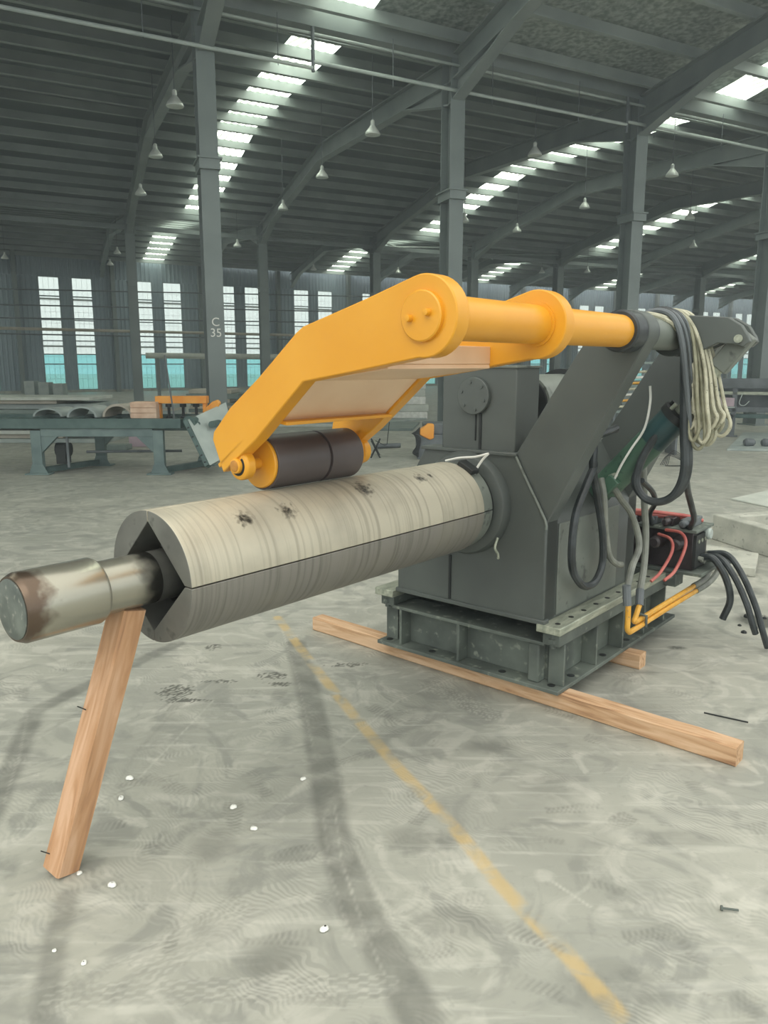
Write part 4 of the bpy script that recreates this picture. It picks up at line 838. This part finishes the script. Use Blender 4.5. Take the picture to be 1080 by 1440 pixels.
# tipping flap at the table end
c = aty(262, 592, fl.y - .05); tt = t; t = bpy.data.objects.new('tipping_flap', None); COL.objects.link(t); t.parent = tt; t.location = c - fl; t['label'] = 'pale tilted steel flap with a holed dark edge'
b2 = aty(293, 656, fl.y - .3) - c; wv_ = Vector((.42, .75, .22))
mb = MB(); mb.prism([Vector((0, 0, 0)), b2, b2 + wv_ * .75, wv_], b2.cross(wv_).normalized() * .03); mb.build('flap_plate', M_panel, t, bevel=.003)
pr_ = b2.cross(Vector((0, 1, 0))).normalized(); mb = MB(); mb.beam(Vector((0, 0, 0)), b2, .06, .13, up=Vector((0, -1, .0))); mb.build('flap_edge', M_tabled, t, bevel=.004)
for f in (.15, .35, .55, .75, .9): mb = MB(); q = b2 * f; mb.cyl(q + Vector((0, -.07, 0)), q + Vector((0, -.062, 0)), .018, n=10); mb.build('hole', M_dark, t)
# loose things on and behind the table
Yb = fl.y + .55
def place(x, y, Y): return aty(x, y, Y)
zt = H_ + .08
def sit(x, Y, z=zt): q = aty(x, 600, Y); return Vector((q.x, Y, z))
t = thing('wooden_crate', 'weathered pale wooden crate on the roller table', 'crate', sit(207, Yb)); 
mb = MB(); mb.box((-.19, -.14, 0), (.19, .14, .26)); mb.build('crate_body', paint('crate_wood', '#c9a68c', '#dcbfa6', 6, .8, c3='#9c8f86'), t, bevel=.01)
for z in (.02, .10, .18): mb = MB(); mb.box((-.195, -.155, z), (.195, -.14, z + .07)); mb.build('slat', paint('crate_slat', '#c9a68c', '#dfc3aa', 6, .8), t)
t = thing('orange_press_frame', 'orange beam frame with three dark spools standing on the roller table', 'machine frame', sit(257, Yb + .1))
mb = MB(); mb.box((-.38, -.1, .23), (.40, .1, .34)); mb.build('beam', M_ore, t, bevel=.006)
for x in (-.34, .36): mb = MB(); mb.box((x - .025, -.06, 0), (x + .025, .06, .23)); mb.build('post', M_ore, t, bevel=.003)
for x in (-.2, .02, .22): mb = MB(); mb.lathe((x, 0, 0), (0, 0, 1), [(0, .05), (.03, .05), (.035, .022), (.17, .022), (.175, .05), (.22, .05)], 14); mb.build('spool', M_dark, t)
mb = MB(); mb.prism([(-.08, -.05, 0), (.10, -.05, .10), (.16, -.05, .22), (.12, -.05, .27), (.04, -.05, .24), (-.12, -.05, .10)], (0, .12, 0)); o = mb.build('orange_arm_end', M_ore, None, bevel=.02); o.location = sit(297, fl.y + .55, .80); tag(o, 'rounded orange arm end at the right end of the roller table', 'arm end')
mb = MB(); mb.cyl((0, 0, 0), (-.10, 0, .95), .012, n=8); o = mb.build('steel_rod', M_fgrey); o.location = sit(246, Yb - .2, .78); tag(o, 'thin dark rod leaning up against the orange press frame', 'rod')
for i, (x, w_, h_) in enumerate(((116, .23, .17), (166, .23, .20), (68, .23, .13))):
    c = sit(x, Yb + .1 * i, zt + .02); mb = MB(); o_ = [(w_ * math.cos(a), h_ * math.sin(a)) for a in np.linspace(0, math.pi, 15)]; i_ = [(p * .86, q * .82) for p, q in o_[::-1]]
    mb.prism([(p, 0, q) for p, q in o_ + i_], (.1, .5, 0)); o = mb.build('curved_steel_plate', M_sheet[i % 2 * 3], None); o.location = c; tag(o, 'arched steel plate lying on the roller table, ' + ['the middle of three', 'the right and tallest of three', 'the left and smallest of three'][i], 'steel plate', 'arched plates on the roller table')
# stacks of sheets behind
def stack(x0, x1, ybase, n, th, depth, lab, group, jit=.1, z0=0.0, mats=M_sheet, name='metal_sheet', gap=.0, cat='sheet'):
    a = atz(x0, ybase); b = atz(x1, ybase); L = b.x - a.x; z = z0
    words = ['bottom', 'second', 'third', 'fourth', 'fifth', 'sixth', 'seventh', 'eighth', 'ninth', 'tenth', 'eleventh', 'twelfth']
    for i in range(n):
        h = th * random.uniform(.6, 1.3); d0 = random.uniform(-jit, jit); d1 = random.uniform(-jit, jit) * 3
        mb = MB(); mb.box((d1, 0, 0), (L + random.uniform(-jit, jit) * 3, depth, h)); o = mb.build(name, mats[(i * 3 + int(x0)) % len(mats)], None, bevel=h * .1)
        o.location = (a.x, a.y + d0, z); z += h + gap + .002; tag(o, lab + ', ' + (words[i] if i else 'lowest') + ' from below', cat, group)
stack(-60, 118, 622, 11, .095, 1.4, 'long flat steel sheet in the pile behind the roller table', 'pile of sheets behind the table', jit=.18)
stack(150, 242, 600, 6, .09, 1.2, 'brownish slab in the stack behind the orange press frame', 'slabs behind the press frame', mats=[M_sheet[3], M_sheet[0]], name='slab', cat='slab', jit=.05)
stack(262, 330, 585, 7, .13, 1.5, 'grey slab stacked behind the C 35 column', 'slabs behind the C 35 column', mats=[M_sheet[3], M_sheet[1]], name='slab', cat='slab', jit=.05)
stack(380, 500, 600, 5, .10, 1.5, 'pale tube sheet lying behind the yellow arm', 'sheets behind the arm', mats=[M_sheet[2], M_sheet[0]], jit=.08)
for i, x in enumerate((42, 62, 82)):
    p = atz(x, 557); mb = MB(); mb.box((-.26, 0, 0), (.26, .6, .75 - .06 * i)); o = mb.build('grey_box', M_sheet[0], None, bevel=.01); o.location = p; o.location.z = 0; tag(o, 'small grey box far off by the tall windows, ' + ['left of three', 'middle of three', 'right of three'][i], 'box', 'boxes by the windows')
# objects under the table, beyond it
for i, (x, y, w_, h_, m_) in enumerate(((158, 634, .5, .10, M_sheet[1]), (180, 633, .34, .30, M_pink))):
    p = atz(x, y); p.y += i * .6; mb = MB(); mb.box((-w_ / 2, 0, 0), (w_ / 2, .4, h_)); o = mb.build('storage_box', m_, None, bevel=.01); o.location = p; tag(o, ['low grey box on the floor seen under the roller table', 'pinkish box on the floor seen under the roller table'][i], 'box')
# bars hanging in front of the wall: long pale tube and thin cables
t = tag(bpy.data.objects.new('overhead_tube', None), 'long pale tube running above the stacks at the back left', 'tube'); COL.objects.link(t)
p = aty(205, 500, 36); q = aty(500, 503, 40); t.location = (p.x, p.y, 0)
mb = MB(); mb.cyl(Vector((0, 0, p.z)), Vector((q.x - p.x, q.y - p.y, q.z)), .13, n=16); mb.build('tube', M_sheet[2], t)
for f in (.05, .35, .65, .95): mb = MB(); c = Vector((0, 0, p.z)).lerp(Vector((q.x - p.x, q.y - p.y, q.z)), f); mb.box((c.x - .06, c.y - .06, 0), (c.x + .06, c.y + .06, c.z - .1)); mb.build('support_post', M_steel, t)
for i, (y0_, y1_) in enumerate(((405, 418), (427, 440), (446, 455), (460, 475), (468, 480))):
    p = aty(-60, y0_, 30); q = aty(560, y1_, 44); mb = MB(); mb.cyl(Vector((0, 0, 0)), q - p, .028 if i != 3 else .06, n=8); o = mb.build('overhead_line', M_sheet[3] if i == 3 else M_fgrey); o.location = p
    tag(o, 'thin line stretched across the tall windows at left, ' + ['topmost', 'second from the top', 'third from the top', 'thick pale one', 'lowest'][i] + ' of five', 'line', 'lines across the windows')
# ---- background, centre
stack(505, 548, 592, 5, .20, .9, 'pale boxed pallet load, left stack behind the arm', 'pallet loads behind the arm', mats=[M_sheet[2], M_white], name='pallet_load', cat='load', jit=.02)
stack(552, 600, 590, 5, .22, .9, 'pale boxed pallet load, right stack behind the arm', 'pallet loads behind the arm', mats=[M_white, M_sheet[2]], name='pallet_load', cat='load', jit=.02)
quad_block('floor_plate', [(505, 606), (580, 606), (590, 596), (520, 596)], .06, M_sheet[1], 'dark flat plate on the floor behind the yellow arm', 'plate')
quad_block('floor_plate', [(520, 598), (600, 590), (590, 584), (530, 586)], .05, M_sheet[0], 'second grey plate on the floor nearer the pallet loads', 'plate')
c = atz(528, 644); t = thing('trestle', 'small black crossed-leg trestle on the floor right of the roller', 'trestle', c)
for (a, b) in (((-.08, 0, 0), (.07, 0, .30)), ((.08, 0, 0), (-.07, 0, .30)), ((-.07, .4, 0), (.08, .4, .30)), ((.07, .4, 0), (-.08, .4, .30))):
    mb = MB(); mb.beam(a, b, .02, .025); mb.build('leg', M_dark, t)
mb = MB(); mb.beam((0, 0, .17), (0, .4, .17), .02, .02); mb.build('crossbar', M_dark, t)
mb = MB(); mb.tube([(.0, 0, .30), (.16, 0, .22), (.20, 0, .24), (.24, 0, .62)], .007, 6, 1); mb.build('bent_rod', M_dark, t)
mb = MB(); mb.cyl((0, 0, .05), (.45, .15, .05), .045, n=12); o = mb.build('steel_bar', M_fgrey); o.location = atz(530, 631); tag(o, 'round grey bar lying on the floor behind the trestle', 'bar')
# dark machine half hidden by the gearbox
c = atz(600, 646); t = thing('background_machine', 'dark machine with an orange nose half hidden behind the gearbox', 'machine', c)
mb = MB(); mb.box((-.16, 0, 0), (.6, .8, .42)); mb.box((-.05, .1, .42), (.6, .7, .60)); mb.build('body', M_fgrey, t, bevel=.01)
mb = MB(); mb.prism([(-.13, -.02, .42), (.05, -.02, .33), (.12, -.02, .36), (.12, -.02, .60), (.02, -.02, .61), (-.13, -.02, .50)], (0, .2, 0)); mb.build('orange_nose', M_ore, t, bevel=.02)
for i in range(7):
    mb = MB(); a = .06 * i; mb.tube([(-.12, -.03, .55 - .02 * i), (-.20 - .01 * i, -.05, .45), (-.17 + .01 * i, -.05, .25 + .02 * i), (-.24 + .015 * i, -.06, .12), (-.14, -.04, .05 + .01 * i)], .008, 5, 4); mb.build('loose_wire', M_dark, t)
# ---- background, right: long conveyor machine
a = atz(965, 612); b = atz(1200, 620); d = (b - a).normalized(); rz = math.atan2(d.y, d.x)
t = thing('conveyor_machine', 'dark long conveyor machine with round rails at the far right', 'machine', a, rz)
for z, h_, m_ in ((1.07, .22, M_fgrey), (.93, .07, M_rail), (.55, .11, M_fgrey), (.42, .09, M_tabled)):
    mb = MB(); mb.box((-.3, 0, z), (4.5, .16, z + h_)); mb.build('rail', m_, t, bevel=.01)
mb = MB(); mb.box((-.3, .5, .60), (4.5, .56, 1.1)); mb.build('back_panel', M_fgrey, t)
for x in (.95, 2.6): mb = MB(); mb.box((x - .05, 0, 0), (x + .05, .1, 1.07)); mb.box((x - .12, -.05, 0), (x + .12, .15, .03)); mb.build('leg', M_fgrey, t, bevel=.005)
mb = MB(); mb.box((.25, -.02, .67), (.95, .3, .86)); mb.build('control_box', M_pink, t, bevel=.01); mb = MB(); mb.box((.22, -.04, .64), (.97, .3, .67)); mb.build('tray', M_panel, t)
for i in range(2): mb = MB(); mb.lathe((-.02 + i * .9, -.03, .44), (0, -1, 0), [(0, .05), (.05, .07), (.08, .04)], 12); mb.build('wheel', M_dark, t)
mb = MB(); mb.tube([(1.1, -.03, .95), (1.05, -.06, .75), (1.15, -.07, .70), (1.25, -.05, .8)], .01, 6, 4); mb.build('cable', M_panel, t)
for i in range(4): mb = MB(); mb.cyl((-.1 + i * .2, .2, .62), (-.1 + i * .2, .45, .62), .05, n=12); mb.build('roller', M_rail, t)
# heap of pale parts behind the gap in the machine
c = atz(905, 640); t = thing('parts_rack', 'cluttered grey rack with yellow pipes seen between the two brackets', 'rack', c)
for z in (0.30, .75, 1.2, 1.6): mb = MB(); mb.box((-.6, 0, z), (.6, .5, z + .04)); mb.build('shelf', M_sheet[1], t)
for x in (-.58, .55): mb = MB(); mb.box((x, 0, 0), (x + .04, .5, 1.7)); mb.build('post', M_fgrey, t)
for i in range(7): mb = MB(); mb.cyl((-.5, .05 + .05 * (i % 3), .85 + .10 * i), (.4, -.05, .95 + .09 * i), .022, n=8); mb.build('pipe', [M_rope, M_hosey, M_white][i % 3], t)
mb = MB(); mb.box((-.45, .05, .34), (-.1, .4, .62)); mb.box((.0, .05, .79), (.3, .4, 1.0)); mb.build('boxed_part', M_sheet[2], t, bevel=.01)
c = atz(950, 655); t = thing('wire_heap', 'loose thin black wires curled on the floor beyond the big cable loop', 'wire')
t.location = c
for i in range(5): mb = MB(); mb.tube([(-.25 + .03 * i, 0, .01), (-.12 + .02 * i, .05, .16 + .02 * i), (.06 + .02 * i, 0, .10), (.12 - .02 * i, -.06, .01), (-.05 * i, -.08, .012)], .006, 5, 5); mb.build('wire', M_dark, t)
